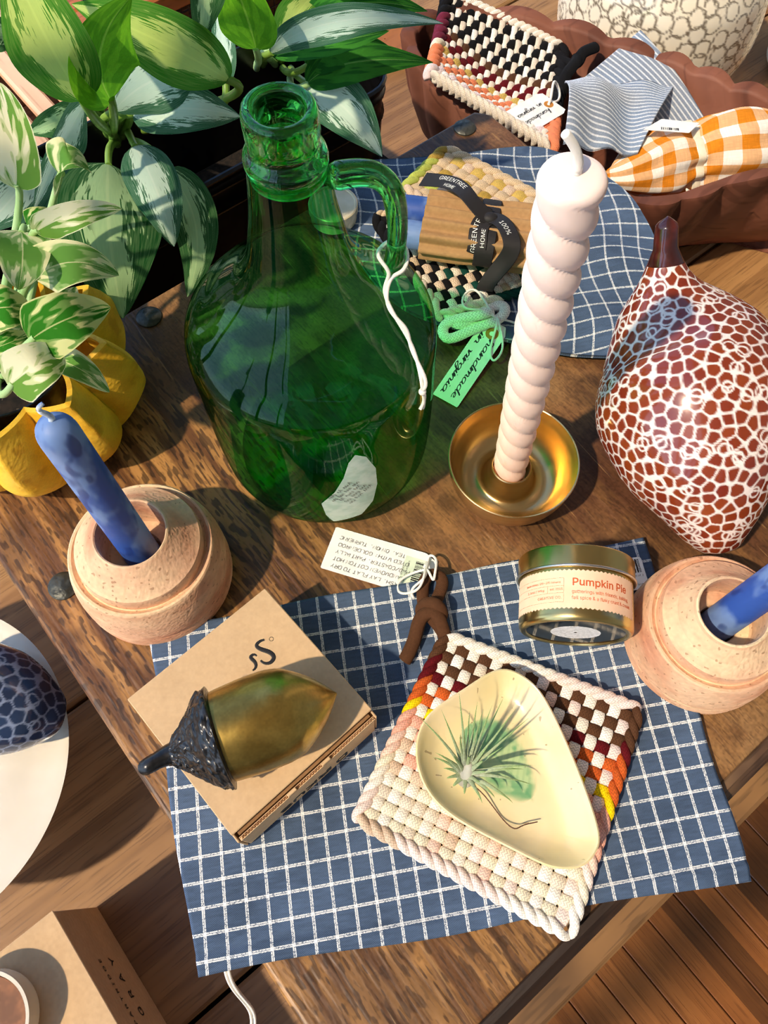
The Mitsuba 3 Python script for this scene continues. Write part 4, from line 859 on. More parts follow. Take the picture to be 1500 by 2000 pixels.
rings = [pack_ring(-.0016, 0), *[pack_ring(0, x, q) for x, q in zip(xs, pin_)], pack_ring(-.0016, pL), *[pack_ring(-.0016, x, q) for x, q in zip(xs[::-1], pin_[::-1])]]
part(pk, 'wrap', tm(np.vstack(rings), grid_faces(len(rings), na, wx=True, flip=True)), 'm_corr', 50)
for s_ in (-1, 1):
    c0, c1 = pa_ - pd * .021 + pv * s_ * .0125, pa_ + pd * (pL - .006) + pv * s_ * .0125
    part(pk, 'taper', sweep(np.linspace(c0, c1, 12), np.r_[.0098, .0104, np.full(10, .0105)], n=32), 'm_blue_wax', 40, label='blue taper inside the wrap')
M('m_ribbon', lambda p, n, uv: mi.Color3f(*lin(38, 36, 38)) * (.8 + .4 * noise(uv.x * 60, uv.y * 900)), .6, spec=.3)
M('m_white_print', lin(232, 232, 228), .6)
def strip(path, side, width, text=None, root=None, x0=.004, size=.0036, gap=.0062, name='ribbon_tail'):
    side = np.asarray(side, float); side = np.vstack([spline(side, len(path))]) if side.ndim == 2 else np.broadcast_to(side, path.shape)
    t = np.gradient(path, axis=0); t /= np.linalg.norm(t, axis=1, keepdims=True); side = side - t * (side * t).sum(1, keepdims=True); side /= np.linalg.norm(side, axis=1, keepdims=True)
    nrm_ = np.cross(t, side)
    part(pk, name, sweep(path, width / 2, .00025, n=8, up=nrm_, power=.3), 'm_ribbon', True, uv=np.zeros((len(path) * 8 + 2, 2)))
    if text is None: return
    s = np.r_[0, np.cumsum(np.linalg.norm(np.diff(path, axis=0), axis=1))]
    ms = []
    for txt, off, h, x in text:
        m = meshkit.text_mesh(txt, h, .00008); m.vertices[:, 0] *= 1.15; m.vertices[:, 0] += x; m.vertices[:, 1] += off; ms.append(m)
    m = cat(*ms); X = np.clip(m.vertices[:, 0], 0, s[-1]); f = lambda A: np.stack([np.interp(X, s, A[:, k]) for k in range(3)], 1)
    keep = (m.vertices[:, 0] < s[-1] - .0005); m.vertices = f(path) + f(side) * m.vertices[:, 1:2] + f(nrm_) * (.0004 + m.vertices[:, 2:3])
    m.update_faces(keep[m.faces].all(1)); part(pk, 'ribbon_print', m, 'm_white_print', False)
kx = pL * .53; ko = pa_ + pd * kx + pu * .0168 - pv * .002
tb = np.linspace(0, 2 * np.pi, 90); bb = pack_r(tb) * 1.035; BP = pa_ + pd * kx + bb[:, :1] * pv + bb[:, 1:] * pu
part(pk, 'ribbon_band', sweep(BP, .0072, .0004, n=8, up=(bb[:, :1] * pv + bb[:, 1:] * pu), caps=False, power=.3), 'm_ribbon', True, uv=np.zeros((90 * 8, 2)))
e1 = spline([ko + A3(0, 0, .001), on(930, 402, .064), on(908, 375, .066), on(880, 357, .060), on(850, 352, .052), on(826, 350, .046)], 50)
strip(e1[::-1], unit(on(905, 355, .06) - on(898, 385, .06)) * np.ones((50, 1)) if False else np.array([unit(on(850, 335, .05) - on(848, 365, .05)), unit(on(890, 350, .06) - on(878, 375, .06)), unit(on(940, 385, .06) - on(915, 400, .06))]), .0128,
      [('GREENTREE', .0010, .0034, .016), ('HOME', -.0045, .0029, .026)])
e2 = spline([ko + A3(0, 0, .001), on(938, 440, .057), on(933, 470, .053), on(928, 497, .044)], 40)
strip(e2[::-1], np.array([unit(on(900, 480, .05) - on(950, 492, .05))] * 3), .0140, [('GREENTREE', .0010, .0036, .001), ('HOME', -.0050, .0030, .006)], name='ribbon_loop')
e3 = spline([ko + A3(0, 0, .0005), on(975, 430, .060), on(993, 452, .062), on(1000, 482, .058), on(985, 512, .046), on(958, 545, .032), on(947, 568, .0215)], 60)
strip(e3, np.array([unit(on(980, 425, .06) - on(965, 445, .06)), unit(on(1010, 440, .06) - on(985, 448, .06)), unit(on(1010, 490, .055) - on(984, 484, .055)), unit(on(985, 545, .03) - on(955, 525, .03)), unit(on(965, 565, .02) - on(938, 560, .02))]), .0128, [('100% BEESWAX'[:4], -.002, .0034, .010)])
kt = trimesh.creation.icosphere(3, 1.0); kt.vertices *= [.0062, .0050, .0042]; part(pk, 'ribbon_knot', place(kt, ko, pd, pv), 'm_ribbon', True, uv=np.zeros((len(kt.vertices), 2)))
# loop of white string on the tag beside the pack
S3 = thing('tag_string', 'white string looped through the tan eyelet of the cursive tag', 'string')
part(S3, None, cat(sweep(spline([on(972, 632, .0125), on(962, 612, .020), on(945, 585, .024), (on(925, 566, .026)), on(905, 580, .026), on(908, 600, .024), on(940, 606, .0215), on(968, 620, .018), on(985, 625, .0135), on(1024, 640, .0105)], 110), .0009, n=7),
     sweep(spline([on(972, 618, .019), on(966, 650, .0135), on(958, 690, .010), on(964, 704, .010), on(978, 690, .0115), on(980, 655, .0135), on(974, 622, .019)], 70), .0009, n=7)), 'm_string', True)
M('m_pale_tin', plain_noise((216, 202, 166), (232, 220, 190), 60), .35, .2)
stn = thing('small_tin', 'small round pale tin on the far towel half hidden behind the jug neck', 'tin')
p = on(652, 425, .0096)
part(stn, 'base', lathe([(.001, 0), (.0185, 0), (.0185, .008), (.001, .008)], 64, loc=(p[0], p[1], .0100)), 'm_pale_tin', 30)
part(stn, 'lid', lathe([(.001, .008), (.0195, .008), (.0198, .0085), (.0198, .0145), (.0190, .0152), (.0176, .0152), (.0170, .0142), (.001, .0142)], 64, loc=(p[0], p[1], .0100)), 'm_pale_tin', 30)

# ------------------------------------------------------------------ carved wooden bowl and what lies in it
bl = thing('dough_bowl', 'long red-brown carved wooden bowl with a scalloped rim holding folded cloths', 'bowl')
RP = np.array([(.006, .790), (.012, .828), (.052, .858), (.105, .862), (.157, .853), (.207, .838), (.257, .814), (.302, .794), (.345, .766), (.385, .742), (.440, .716), (.492, .690), (.515, .660), (.490, .630), (.430, .618), (.355, .611), (.300, .590), (.254, .576), (.205, .588), (.160, .640), (.110, .690), (.060, .715), (.025, .745)])
cr = CubicSpline(np.arange(len(RP) + 1), np.vstack([RP, RP[:1]]), bc_type='periodic'); nb_ = 220; RO = cr(np.linspace(0, len(RP), nb_, endpoint=False)); rc = RO.mean(0)
tq = np.linspace(0, 2 * np.pi, nb_, endpoint=False)
tn = np.gradient(np.vstack([RO[-1:], RO, RO[:1]]), axis=0)[1:-1]; on_ = np.stack([tn[:, 1], -tn[:, 0]], 1); on_ /= np.linalg.norm(on_, axis=1, keepdims=True)
if ((RO - rc) * on_).sum() < 0: on_ = -on_
scal = np.abs(np.sin(tq * 11 + .8 * np.sin(tq * 3))) ** .8; zrim = -.052 - .005 * (1 - scal) + .004 * np.sin(tq * 2 + 1) - .016 * np.exp(-((np.hypot(RO[:, 0] - .10, RO[:, 1] - .685)) / .075) ** 2)
def bring(ins, z, zs=1.0, sc=0.0): return np.c_[RO - on_ * (ins + sc * (1 - scal)[:, None]), np.asarray(z) + np.zeros(nb_)]
def bfl(f, z): Q = rc + (RO - on_ * .05 - rc) * f; return np.c_[Q, np.full(nb_, z)]
rb_ = [bfl(.02, -.1995), bfl(.80, -.1995), bfl(.97, -.194), bring(.024, -.150, sc=.002), bring(.010, -.110, sc=.006), bring(.002, zrim - .018, sc=.010), bring(0, zrim - .004, sc=.009), bring(.0015, zrim, sc=.008), bring(.014, zrim - .0005, sc=.003), bring(.0175, zrim - .005, sc=.001), bring(.021, -.080), bring(.028, -.098), bring(.042, -.112), bfl(.92, -.120), bfl(.6, -.124), bfl(.02, -.125)]
M('m_bowl', wood(EX * -1 + EY * .0, [(70, 38, 30), (112, 68, 52), (132, 84, 66), (150, 102, 84)], 4, 30, 9, 8, contrast=.6), .6, spec=.3, bump=lambda p, n, uv: fbm(p.x * 60, p.y * 60, p.z * 60, 3), bs=.001)
bm = tm(np.vstack(rb_), grid_faces(len(rb_), nb_, wx=True, wy=True))
if bm.volume < 0: bm.invert()
part(bl, None, bm, 'm_bowl', 50)

mc = thing('woven_potholder', 'black, burgundy, coral and cream woven potholder leaning in the wooden bowl', 'potholder')
mC = quadmap([on(880, -4, -.050), on(1092, 98, -.075), on(1068, 286, -.030), on(846, 152, -.034)], 0, lambda a, b: -.018 * math.sin(math.pi * a) * math.sin(math.pi * b) - .010 * math.sin(math.pi * b))
weftC = ['black', 'black', 'black', 'black', 'brown', 'burgundy', 'burgundy', 'gold', 'coral', 'coral', 'coral', 'lilac', 'cream']
potholder(mc, mC, 18, 13, lambda i: ['cream', 'white', 'ecru'][i % 3], lambda j: weftC[j], lambda s, t: {0: 'cream', 1: 'black' if t < .6 else 'coral', 2: 'ecru', 3: ['black', 'black', 'plum', 'plum', 'butter', 'coral', 'coral', 'lilac'][int(t * 7.9)]}[s], .0062)
Lp([on(1092, 104, -.074), on(1105, 122, -.068), on(1128, 122, -.062), on(1135, 108, -.058), on(1148, 98, -.056), on(1163, 92, -.056)], .0062, 'black', mc, 'cord')
Lp([on(1128, 112, -.060), on(1118, 130, -.058), on(1104, 150, -.058), on(1098, 172, -.062), on(1092, 190, -.066)], .0062, 'black', mc, 'cord')
tg3 = thing('paper_tag', 'white tag with upside-down cursive writing on the woven potholder in the wooden bowl', 'tag')
g0, g1 = on(1074, 203, -.040), on(1014, 238, -.036); dx = unit(g1 - g0); L3 = np.linalg.norm(g1 - g0) + .008; W3 = np.linalg.norm(on(1002, 212, -.04) - on(1031, 261, -.04))
dy = unit(np.cross((0, 0, 1), dx)); g0 = g0 - dx * .006
put_tag(tg3, g0, dx, dy, L3, W3, .006)
part(tg3, 'eyelet', place(lathe([(.0016, 0), (.0048, 0), (.0048, .0002), (.0016, .0002)], 30, loc=(.0080, 0, .0004)), g0, dx, dy), 'm_tan', 30, label='tan reinforcing ring')
hw = []
for i, tx_ in enumerate(('handmade', 'in virginia')):
    q = pen(tx_, .0058, .00028, .15, cursive=True, gap=.5); q.vertices[:, 0] *= (L3 - .018) / width_of(q); q.apply_translation([.013, .004 - i * .0105, .0006]); hw.append(q)
part(tg3, 'handwriting', place(cat(*hw), g0, dx, dy), 'm_ink', False)
S4 = thing('tag_string', 'short white string of the upside-down tag in the wooden bowl', 'string')
part(S4, None, sweep(spline([g0 + dx * .008 + A3(0, 0, .001), on(1078, 178, -.036), on(1084, 160, -.040), on(1090, 170, -.046), on(1082, 200, -.042)], 40), .0014, n=7), 'm_string', True)

def stripes():
    a, b, c = lin(142, 150, 160), lin(226, 230, 234), lin(130, 150, 176)
    def fn(p, n, uv):
        f = uv.x / .0058; f = dr.abs(f - dr.floor(f) - .5); col = mix(mix(a, c, noise(uv.x * 30, uv.y * 30)), b, smoothstep(.20, .12, f) * .8)
        return col * (.85 + .3 * noise(uv.x * 1400, uv.y * 1400))
    return proc(fn)
M('m_stripe', stripes(), .9, spec=.1, sheen=.3)
nk = thing('napkin', 'grey-blue cloth with thin white stripes folded in the wooden bowl', 'napkin')
def patch(c, ny, nx, zf, th, uvdir):
    xy, u, v = coons(c, ny, nx); z0 = (1 - u) * (1 - v) * c[0][2] + u * (1 - v) * c[1][2] + u * v * c[2][2] + (1 - u) * v * c[3][2]
    o2 = xy[0, 0]; d1, d2 = uvdir
    return cloth(xy, lambda q: z0 + zf(u, v), th, ny, nx, lambda q: np.stack([(q - o2) @ unit(d1[:2]), (q - o2) @ unit(d2[:2])], -1))
sA = unit(on(1290, 160, -.1) - on(1215, 205, -.1))
m, uv = patch([on(1108, 184, -.075), on(1300, 268, -.085), on(1378, 238, -.085), on(1250, 62, -.058)], 40, 60, lambda u, v: .012 * np.sin(u * 2.6 + .3) * (1 - v * .4), .0025, (sA, A3(-sA[1], sA[0], 0)))
part(nk, 'back_fold', m, 'm_stripe', True, uv=uv)
sB = unit(on(1090, 280, -.1) - on(1094, 190, -.1))
m, uv = patch([on(1096, 296, -.040), on(1240, 316, -.060), on(1312, 180, -.078), on(1100, 172, -.058)], 44, 70, lambda u, v: .010 + .022 * np.sin(np.pi * np.clip(v, 0, 1)) ** .8 * (.6 + .4 * np.sin(u * 5 + 1)) + .003 * np.sin(u * 13 + v * 5), .0025, (sB, A3(-sB[1], sB[0], 0)))
part(nk, 'front_fold', m, 'm_stripe', True, uv=uv)

def gingham():
    a, b, c = lin(212, 130, 34), lin(238, 232, 222), lin(224, 176, 128)
    def fn(p, n, uv):
        sp = .0118; i, j = uv.x / sp, uv.y / sp; u, v = dr.select(i - 2 * dr.floor(i / 2) < 1, 1.0, 0.0), dr.select(j - 2 * dr.floor(j / 2) < 1, 1.0, 0.0)
        s = (u + v) * .5; col = dr.select(s < .25, mi.Color3f(b), dr.select(s < .75, mi.Color3f(c), mi.Color3f(a)))
        return col * (.82 + .3 * noise(uv.x * 1500, uv.y * 200) * noise(uv.x * 200, uv.y * 1500) + .1)
    return proc(fn)
M('m_gingham', gingham(), .9, spec=.1, sheen=.3)
gh = thing('gingham_cloth', 'rolled orange gingham cloth tied with a cream band in the wooden bowl', 'cloth')
gz = -.074
gc = [on(1172, 352, gz - .01), on(1200, 346, gz), on(1250, 330, gz), on(1305, 316, gz), on(1345, 308, gz), on(1385, 300, gz + .003), on(1432, 294, gz + .004), on(1500, 286, gz), on(1560, 284, gz), on(1590, 284, gz)]
gr = [.001, .012, .0265, .0325, .0285, .0345, .0385, .0335, .0205, .001]
P = body_of(gc, gr, 120, 160); ss = np.linspace(0, 1, 120)[:, None]; aa = np.linspace(0, 2 * np.pi, 160)[None, :]
ctr = P.mean(1, keepdims=True); rad = P - ctr; fold = 1 + .05 * np.sin(aa * 5 + ss * 9) + .035 * np.sin(aa * 9 - ss * 14) + .05 * np.exp(-((ss - .42) / .06) ** 2) * np.sin(aa * 12); fold[:, -1] = fold[:, 0]; P = ctr + rad * fold[..., None]
Lg = .205; uv = np.stack([np.repeat(np.linspace(0, Lg, 120), 160), np.tile(np.linspace(0, .0118 * 18, 160), 120) * 1.0], 1)
part(gh, 'roll', grid(P), 'm_gingham', True, uv=uv)
i4 = 50; bandp = ctr[i4] + (P[i4] - ctr[i4]) * 1.04
part(gh, 'band', sweep(np.vstack([bandp]), .0042, .0010, n=8, up=P[i4] - ctr[i4], caps=False, power=.4), 'm_cream', 60, label='cream tie band')
part(gh, 'band_tail', sweep(spline([on(1342, 372, gz + .012), on(1350, 378, gz + .010), on(1372, 384, gz + .012), on(1380, 378, gz + .014)], 24), .0030, .0012, n=8), 'm_cream', 60)
tg4 = thing('price_tag', 'white price card with a small barcode resting on the orange gingham roll', 'tag')
hz = gz + .0385
h4 = [on(*q, hz) for q in ((1256, 254), (1292, 233), (1366, 241), (1346, 260))]; ce = sum(h4) / 4; dx = unit(h4[3] - h4[0]); dy = unit(h4[1] - h4[0])
pg = Polygon([((p - ce) @ dx, (p - ce) @ unit(np.cross((0, 0, 1), dx))) for p in h4])
part(tg4, 'card', place(slab(pg, 0, .0006, .0001), ce, dx, unit(np.cross((0, 0, 1), dx))), 'm_paper')
q = bars(20, .016, .0032, .0001, 5); q.apply_translation([-.012, -.006, .0007]); part(tg4, 'barcode', place(q, ce, dx, unit(np.cross((0, 0, 1), dx))), 'm_ink', False)
M('m_smallcheck', check_tex((34, 42, 60), (206, 210, 214), .0052, .0011), .9, spec=.1)
ck = thing('folded_cloth', 'folded dark navy cloth with fine white checks at the bowl front edge', 'cloth')
for i in range(3):
    z = -.088 + .0072 * i
    m, uv = patch([on(1376 + 14 * i, 384 - 7 * i, z), on(1520, 372 - 12 * i, z), on(1520, 336 - 4 * i, z), on(1424 + 14 * i, 352 - 4 * i, z)], 20, 40, lambda u, v: .004 * np.sin(v * np.pi), .0062, (A3(1, .1, 0), A3(-.1, 1, 0)))
    part(ck, 'fold', m, 'm_smallcheck', True, uv=uv)

# ------------------------------------------------------------------ lower left: cake stand, blue figurine, gift box
cs_ = thing('cake_stand', 'cream glazed cake stand on the plank table at the left edge', 'cake stand')
M('m_cream_glaze', plain_noise((212, 204, 186), (220, 213, 197), 25), .18, spec=.5, clearcoat=.5)
DX, DY = -.345, .065
part(cs_, 'plate', lathe(smoothprof([(.001, -.112), (.085, -.112), (.108, -.110), (.1195, -.1045), (.1222, -.0995), (.1215, -.0985), (.1195, -.0990), (.110, -.1015), (.09, -.1035), (.001, -.1040)], 60), 160, loc=(DX, DY, 0)), 'm_cream_glaze', 50)
part(cs_, 'foot', lathe(smoothprof([(.001, -.1998), (.052, -.1998), (.053, -.196), (.036, -.180), (.026, -.150), (.030, -.118), (.038, -.1115), (.001, -.1115)], 50), 80, loc=(DX, DY, 0)), 'm_cream_glaze', 50)
bf = thing('ceramic_figurine', 'dark blue ceramic figurine covered in pale rings lying on the cream cake stand', 'figurine')
fz = -.066
fc = [on(-170, 1330, fz), on(-160, 1332, fz), on(-130, 1340, fz), on(-60, 1358, fz), on(0, 1372, fz), on(50, 1384, fz - .003), on(88, 1392, fz - .008), on(112, 1396, fz - .012), on(121, 1397, fz - .014), on(125, 1397, fz - .0145)]
P = body_of(fc, [.0005, .014, .030, .0395, .0375, .0310, .0225, .0145, .0075, .0005], 160, 190); P[..., 2] = np.maximum(P[..., 2], -.1035 + .02 * np.maximum(0, -.1035 - P[..., 2]))
part(bf, None, grid(P), 'm_vcol_gloss', True, color=ringed(P, .0078, ((24, 38, 66), (40, 62, 100)), (136, 152, 184), 8, .00055))

gb = thing('gift_box', 'tall kraft gift box with small printed lettering on the plank table, lower left', 'box')
G0 = on(190, 1770, -.2); g1, g2 = A3(.647, -.763, 0), A3(-.763, -.647, 0)
gcx = G0 + g1 * .085 + g2 * .075
part(gb, 'body', place(box((.17, .15, .0945), (0, 0, 0), 0, .001), gcx + A3(0, 0, .0475), g1, np.cross((0, 0, 1), g1)), 'm_kraft')
part(gb, 'lid', place(box((.1704, .1504, .0012), (0, 0, 0), 0, .0004), gcx + A3(0, 0, .0953), g1, np.cross((0, 0, 1), g1)), 'm_kraft')
def side_text(text, h, L, pc):
    m = meshkit.text_mesh(text, h, .0001); m.vertices[:, 0] *= L / width_of(m); m.vertices[:, 0] -= L / 2; m.vertices[:, 1] -= h / 2
    d = FWD * FOC + RT * (pc[0] - 750) + DN * (pc[1] - 1000); n_ = -g2; t = ((G0 - CAM) @ n_) / (d @ n_); return place(m, CAM + d * t + n_ * .0003, -g1, (0, 0, 1), n_)
part(gb, 'lettering', cat(side_text('G  R  A  Y', .0075, .046, (247, 1928)), side_text('P A R T R I D G E', .0040, .050, (230, 1938))), 'm_black', False, label='small black lettering')
jr = thing('small_dish', 'small white-rimmed dish with brown contents on top of the lower left gift box', 'dish')
p = on(-42, 2004, -.080); M('m_brown_wax', plain_noise((104, 62, 34), (140, 88, 52), 120), .6)
part(jr, 'dish', lathe([(.001, 0), (.026, 0), (.029, .003), (.0305, .022), (.0300, .0228), (.0280, .0228), (.0275, .022), (.0265, .016), (.001, .016)], 72, loc=(p[0], p[1], -.1040)), 'm_cream_glaze', 40)
part(jr, 'filling', lathe([(.001, .0161), (.0264, .0161), (.0264, .0185), (.001, .0185)], 60, loc=(p[0], p[1], -.1040)), 'm_brown_wax', 30, label='brown filling')
S5 = thing('string', 'white cord hanging down from under the near towel edge at the bottom', 'string')
part(S5, None, cat(*[sweep(spline([on(440 + k, 1895, .0005 - .012), on(449 + k, 1922, -.022), on(468 + k, 1948, -.040), on(486 + k, 1972, -.060), on(491 + k, 2000, -.085), on(488 + k, 2040, -.115)], 50), .0010, n=7) for k in (0, 7)]), 'm_string', True)
# ------------------------------------------------------------------ things behind: planter, slatted tray, wire basket
M('m_black_metal', plain_noise((7, 7, 8), (14, 14, 16), 120), .28, 0, spec=.35)
M('m_soil', plain_noise((12, 9, 7), (36, 27, 20), 300, speck=(100, 86, 70), sf=500), .95)
pt = thing('trough_planter', 'long black metal trough planter behind the chest holding leafy plants', 'planter')
FR = on(779, 150, .02); FR = A3(FR[0], FR[1], 0); TWID, TLEN = .120, .58
def trough(ins, z, n=160):
    pg = rrect(-TLEN, 0, 0, TWID, .030).buffer(-ins); P = np.array([pg.exterior.interpolate(q, normalized=True).coords[0] for q in np.linspace(0, 1, n, endpoint=False)])
    return FR + P[:, :1] * EX + P[:, 1:] * EY + A3(0, 0, z)
tr = [trough(.012, -.1998), trough(.004, -.06), trough(.0022, .000), trough(.0002, .003), trough(.0002, .006), trough(.0022, .009), trough(.002, .022), trough(-.0005, .025), trough(-.0010, .028), trough(.0005, .031), trough(.0010, .034), trough(-.0012, .036), trough(-.0020, .039), trough(-.0008, .0415), trough(.0010, .0415), trough(.0030, .039), trough(.0035, .000), trough(.0045, -.02), trough(.0145, -.19)]
m = tm(np.vstack(tr), grid_faces(len(tr), 160, wx=True, wy=True)); 
if m.volume < 0: m.invert()
m.vertices[:, 2] = np.where(m.vertices[:, 2] > -.05, m.vertices[:, 2] - .0215, m.vertices[:, 2]); part(pt, 'trough', m, 'm_black_metal', 40)
sl = slab(rrect(-TLEN + .006, -.006, .006, TWID - .006, .025), -.19, -.075, .002); sv_ = sl.vertices; sl.vertices = FR + sv_[:, :1] * EX + sv_[:, 1:2] * EY + sv_[:, 2:3] * A3(0, 0, 1)
part(pt, 'soil', sl, 'm_soil', 30, label='dark potting soil')

tray = thing('slatted_tray', 'slatted pale wood rack behind the black trough planter at the upper left', 'rack')
S0 = on(65, 150, -.17); e0_ = float(S0 @ EX); n0_ = float(S0 @ EY)
for i in range(-6, 11):
    e = e0_ + .006 + i * .0345
    if e > .27: continue
    part(tray, 'slat', rect_n(e, e + .0245, n0_ - .22, n0_ + .42, -.182, -.166, .0035), 'm_slat')
for nn_ in (n0_ - .20, n0_ + .10, n0_ + .40): part(tray, 'crossbar', rect_n(e0_ - .22, .272, nn_ - .012, nn_ + .012, -.1995, -.1825, .001), 'm_gap')

wb = thing('wire_basket', 'dark wire basket with an orange-brown wooden rim behind the leaves at the top', 'basket')
M('m_orange_wood', wood(EX, [(104, 52, 24), (150, 84, 42), (178, 104, 56), (190, 120, 70)], 4, 50, 8, 5), .5)
M('m_wire', plain_noise((34, 28, 26), (64, 52, 46), 200), .45, .6)
W0 = on(450, 110, -.19); we, wn = float(W0 @ EX), float(W0 @ EY); wl0, wl1 = .282, we + .25
part(wb, 'rim', rect_n(wl0, wl1, wn + .002, wn + .040, -.110, -.086, .003), 'm_orange_wood', label='orange-brown wooden rim')
part(wb, 'rim', rect_n(wl0, wl1, wn + .26, wn + .298, -.110, -.086, .003), 'm_orange_wood')
for e in (wl0, wl1 - .03): part(wb, 'end_rail', rect_n(e, e + .03, wn + .041, wn + .259, -.110, -.086, .003), 'm_orange_wood')
ws = []
P3 = lambda e, n, z: EX * e + EY * n + A3(0, 0, z)
for e in np.arange(wl0 + .004, wl1, .011): ws.append(sweep(np.array([P3(e, wn + .008, -.110), P3(e, wn + .012, -.198)]), .0011, n=5))
for z in np.arange(-.196, -.110, .011): ws.append(sweep(np.array([P3(wl0, wn + .0095, z), P3(wl1, wn + .0095, z)]), .0011, n=5))
part(wb, 'wire_mesh', cat(*ws), 'm_wire', True, kind='stuff')
part(wb, 'liner', rect_n(wl0 + .004, wl1 - .004, wn + .02, wn + .28, -.1985, -.120, .004), 'm_chest_side', label='dark brown lining')

wd = thing('wooden_dish', 'round tan wooden dish with a pale rim under the long leaf tips near the bowl', 'dish')
M('m_tanwood', wood(EX, [(140, 84, 40), (180, 116, 62), (200, 136, 78), (206, 146, 90)], 5, 50, 10, 7), .5)
p = on(752, 72, -.19)
part(wd, 'dish', lathe([(.001, 0), (.040, 0), (.044, .004), (.046, .012), (.044, .0135), (.042, .012), (.040, .007), (.001, .006)], 72, loc=(p[0], p[1], -.1985)), 'm_tanwood', 40)
rr2 = np.array([(.0445 * math.cos(a), .0445 * math.sin(a), 0) for a in np.linspace(0, 2 * np.pi, 90)]) + A3(p[0], p[1], -.1985 + .0128)
part(wd, 'rim', sweep(rr2, .0022, n=8, caps=False), 'm_cream', 60, label='pale rim')

# ------------------------------------------------------------------ yellow lobed pot with a pothos in a black nursery pot
def yel():
    a, b, c = lin(222, 170, 40), lin(242, 196, 62), lin(204, 146, 34)
    def fn(p, n, uv):
        t = fbm(p.x * 40, p.y * 40, p.z * 40, 4); col = mix(a, b, smoothstep(.35, .65, t)); col = mix(col, c, smoothstep(.60, .75, fbm(p.x * 90 + 4, p.y * 90, p.z * 90, 3)) * .6)
        return col * (.93 + .14 * noise(p.x * 1200, p.y * 1200, p.z * 1200))
    return proc(fn)
M('m_yellow', yel(), .48, spec=.35, bump=lambda p, n, uv: fbm(p.x * 500, p.y * 500, p.z * 500, 2), bs=.0004)
yp = thing('lobed_pot', 'matte yellow lobed ceramic pot by the chest left corner holding a variegated pothos', 'plant pot')
YX, YY = -.252, .302; NL = 9
ny_, nx_ = 70, 360
prf = smoothprof([(.030, .0002), (.056, .0004), (.066, .004), (.078, .018), (.0850, .034), (.0850, .050), (.0815, .063), (.0755, .073), (.0735, .077)], ny_)
a = np.linspace(0, 2 * np.pi, nx_, endpoint=False)
def lobes(a, h):
    """a pleat: broad rounded lobes, a sharp valley between, leaning round with the height"""
    ph = (a * NL / (2 * np.pi) + .30 + .12 * h) % 1.0
    lob = np.abs(np.sin(np.pi * ph)) ** .55
    tri = 1 - np.abs(2 * ph - 1)
    return lob * (1 - h) + tri * h
rowsP = []
for k in range(ny_):
    h = np.clip(prf[k, 1] / .077, 0, 1); lb = lobes(a, h ** 1.5)
    amp = .26 * math.sin(min(h * 1.3, 1) * math.pi / 2) + .05
    r = prf[k, 0] * (1 - amp * (1 - lb)); z = prf[k, 1] + .010 * (lb - .5) * h ** 3
    rowsP.append(np.stack([YX + r * np.cos(a), YY + r * np.sin(a), z], 1))
inn = []
for k in range(ny_ - 1, 8, -3):
    h = np.clip(prf[k, 1] / .077, 0, 1); lb = lobes(a, h ** 1.5); amp = .26 * math.sin(min(h * 1.3, 1) * math.pi / 2) + .05
    r = prf[k, 0] * (1 - amp * (1 - lb)) - .0048; z = prf[k, 1] + .010 * (lb - .5) * h ** 3 - (.0006 if k == ny_ - 1 else 0)
    inn.append(np.stack([YX + r * np.cos(a), YY + r * np.sin(a), z], 1))
inn.append(np.stack([YX + .02 * np.cos(a), YY + .02 * np.sin(a), np.full(nx_, .0062)], 1))
m = tm(np.vstack(rowsP + inn), grid_faces(len(rowsP) + len(inn), nx_, wx=True, wy=True))
if m.volume < 0: m.invert()
part(yp, None, m, 'm_yellow', 55)
npot = thing('nursery_pot', 'round black plastic nursery pot sitting inside the yellow pot', 'plant pot')
NXY = (YX - .002, YY)
part(npot, 'pot', lathe([(.001, .0075), (.038, .0075), (.0385, .010), (.0430, .060), (.0448, .0605), (.0452, .0660), (.0446, .0668), (.0432, .0665), (.0424, .062), (.0415, .055), (.001, .0545)], 90, loc=(*NXY, 0)), 'm_black_metal', 35)
part(npot, 'soil', lathe([(.001, .0546), (.0412, .0546), (.0412, .0565), (.030, .0595), (.001, .061)], 50, loc=(*NXY, 0)), 'm_soil', 50, label='dark soil')

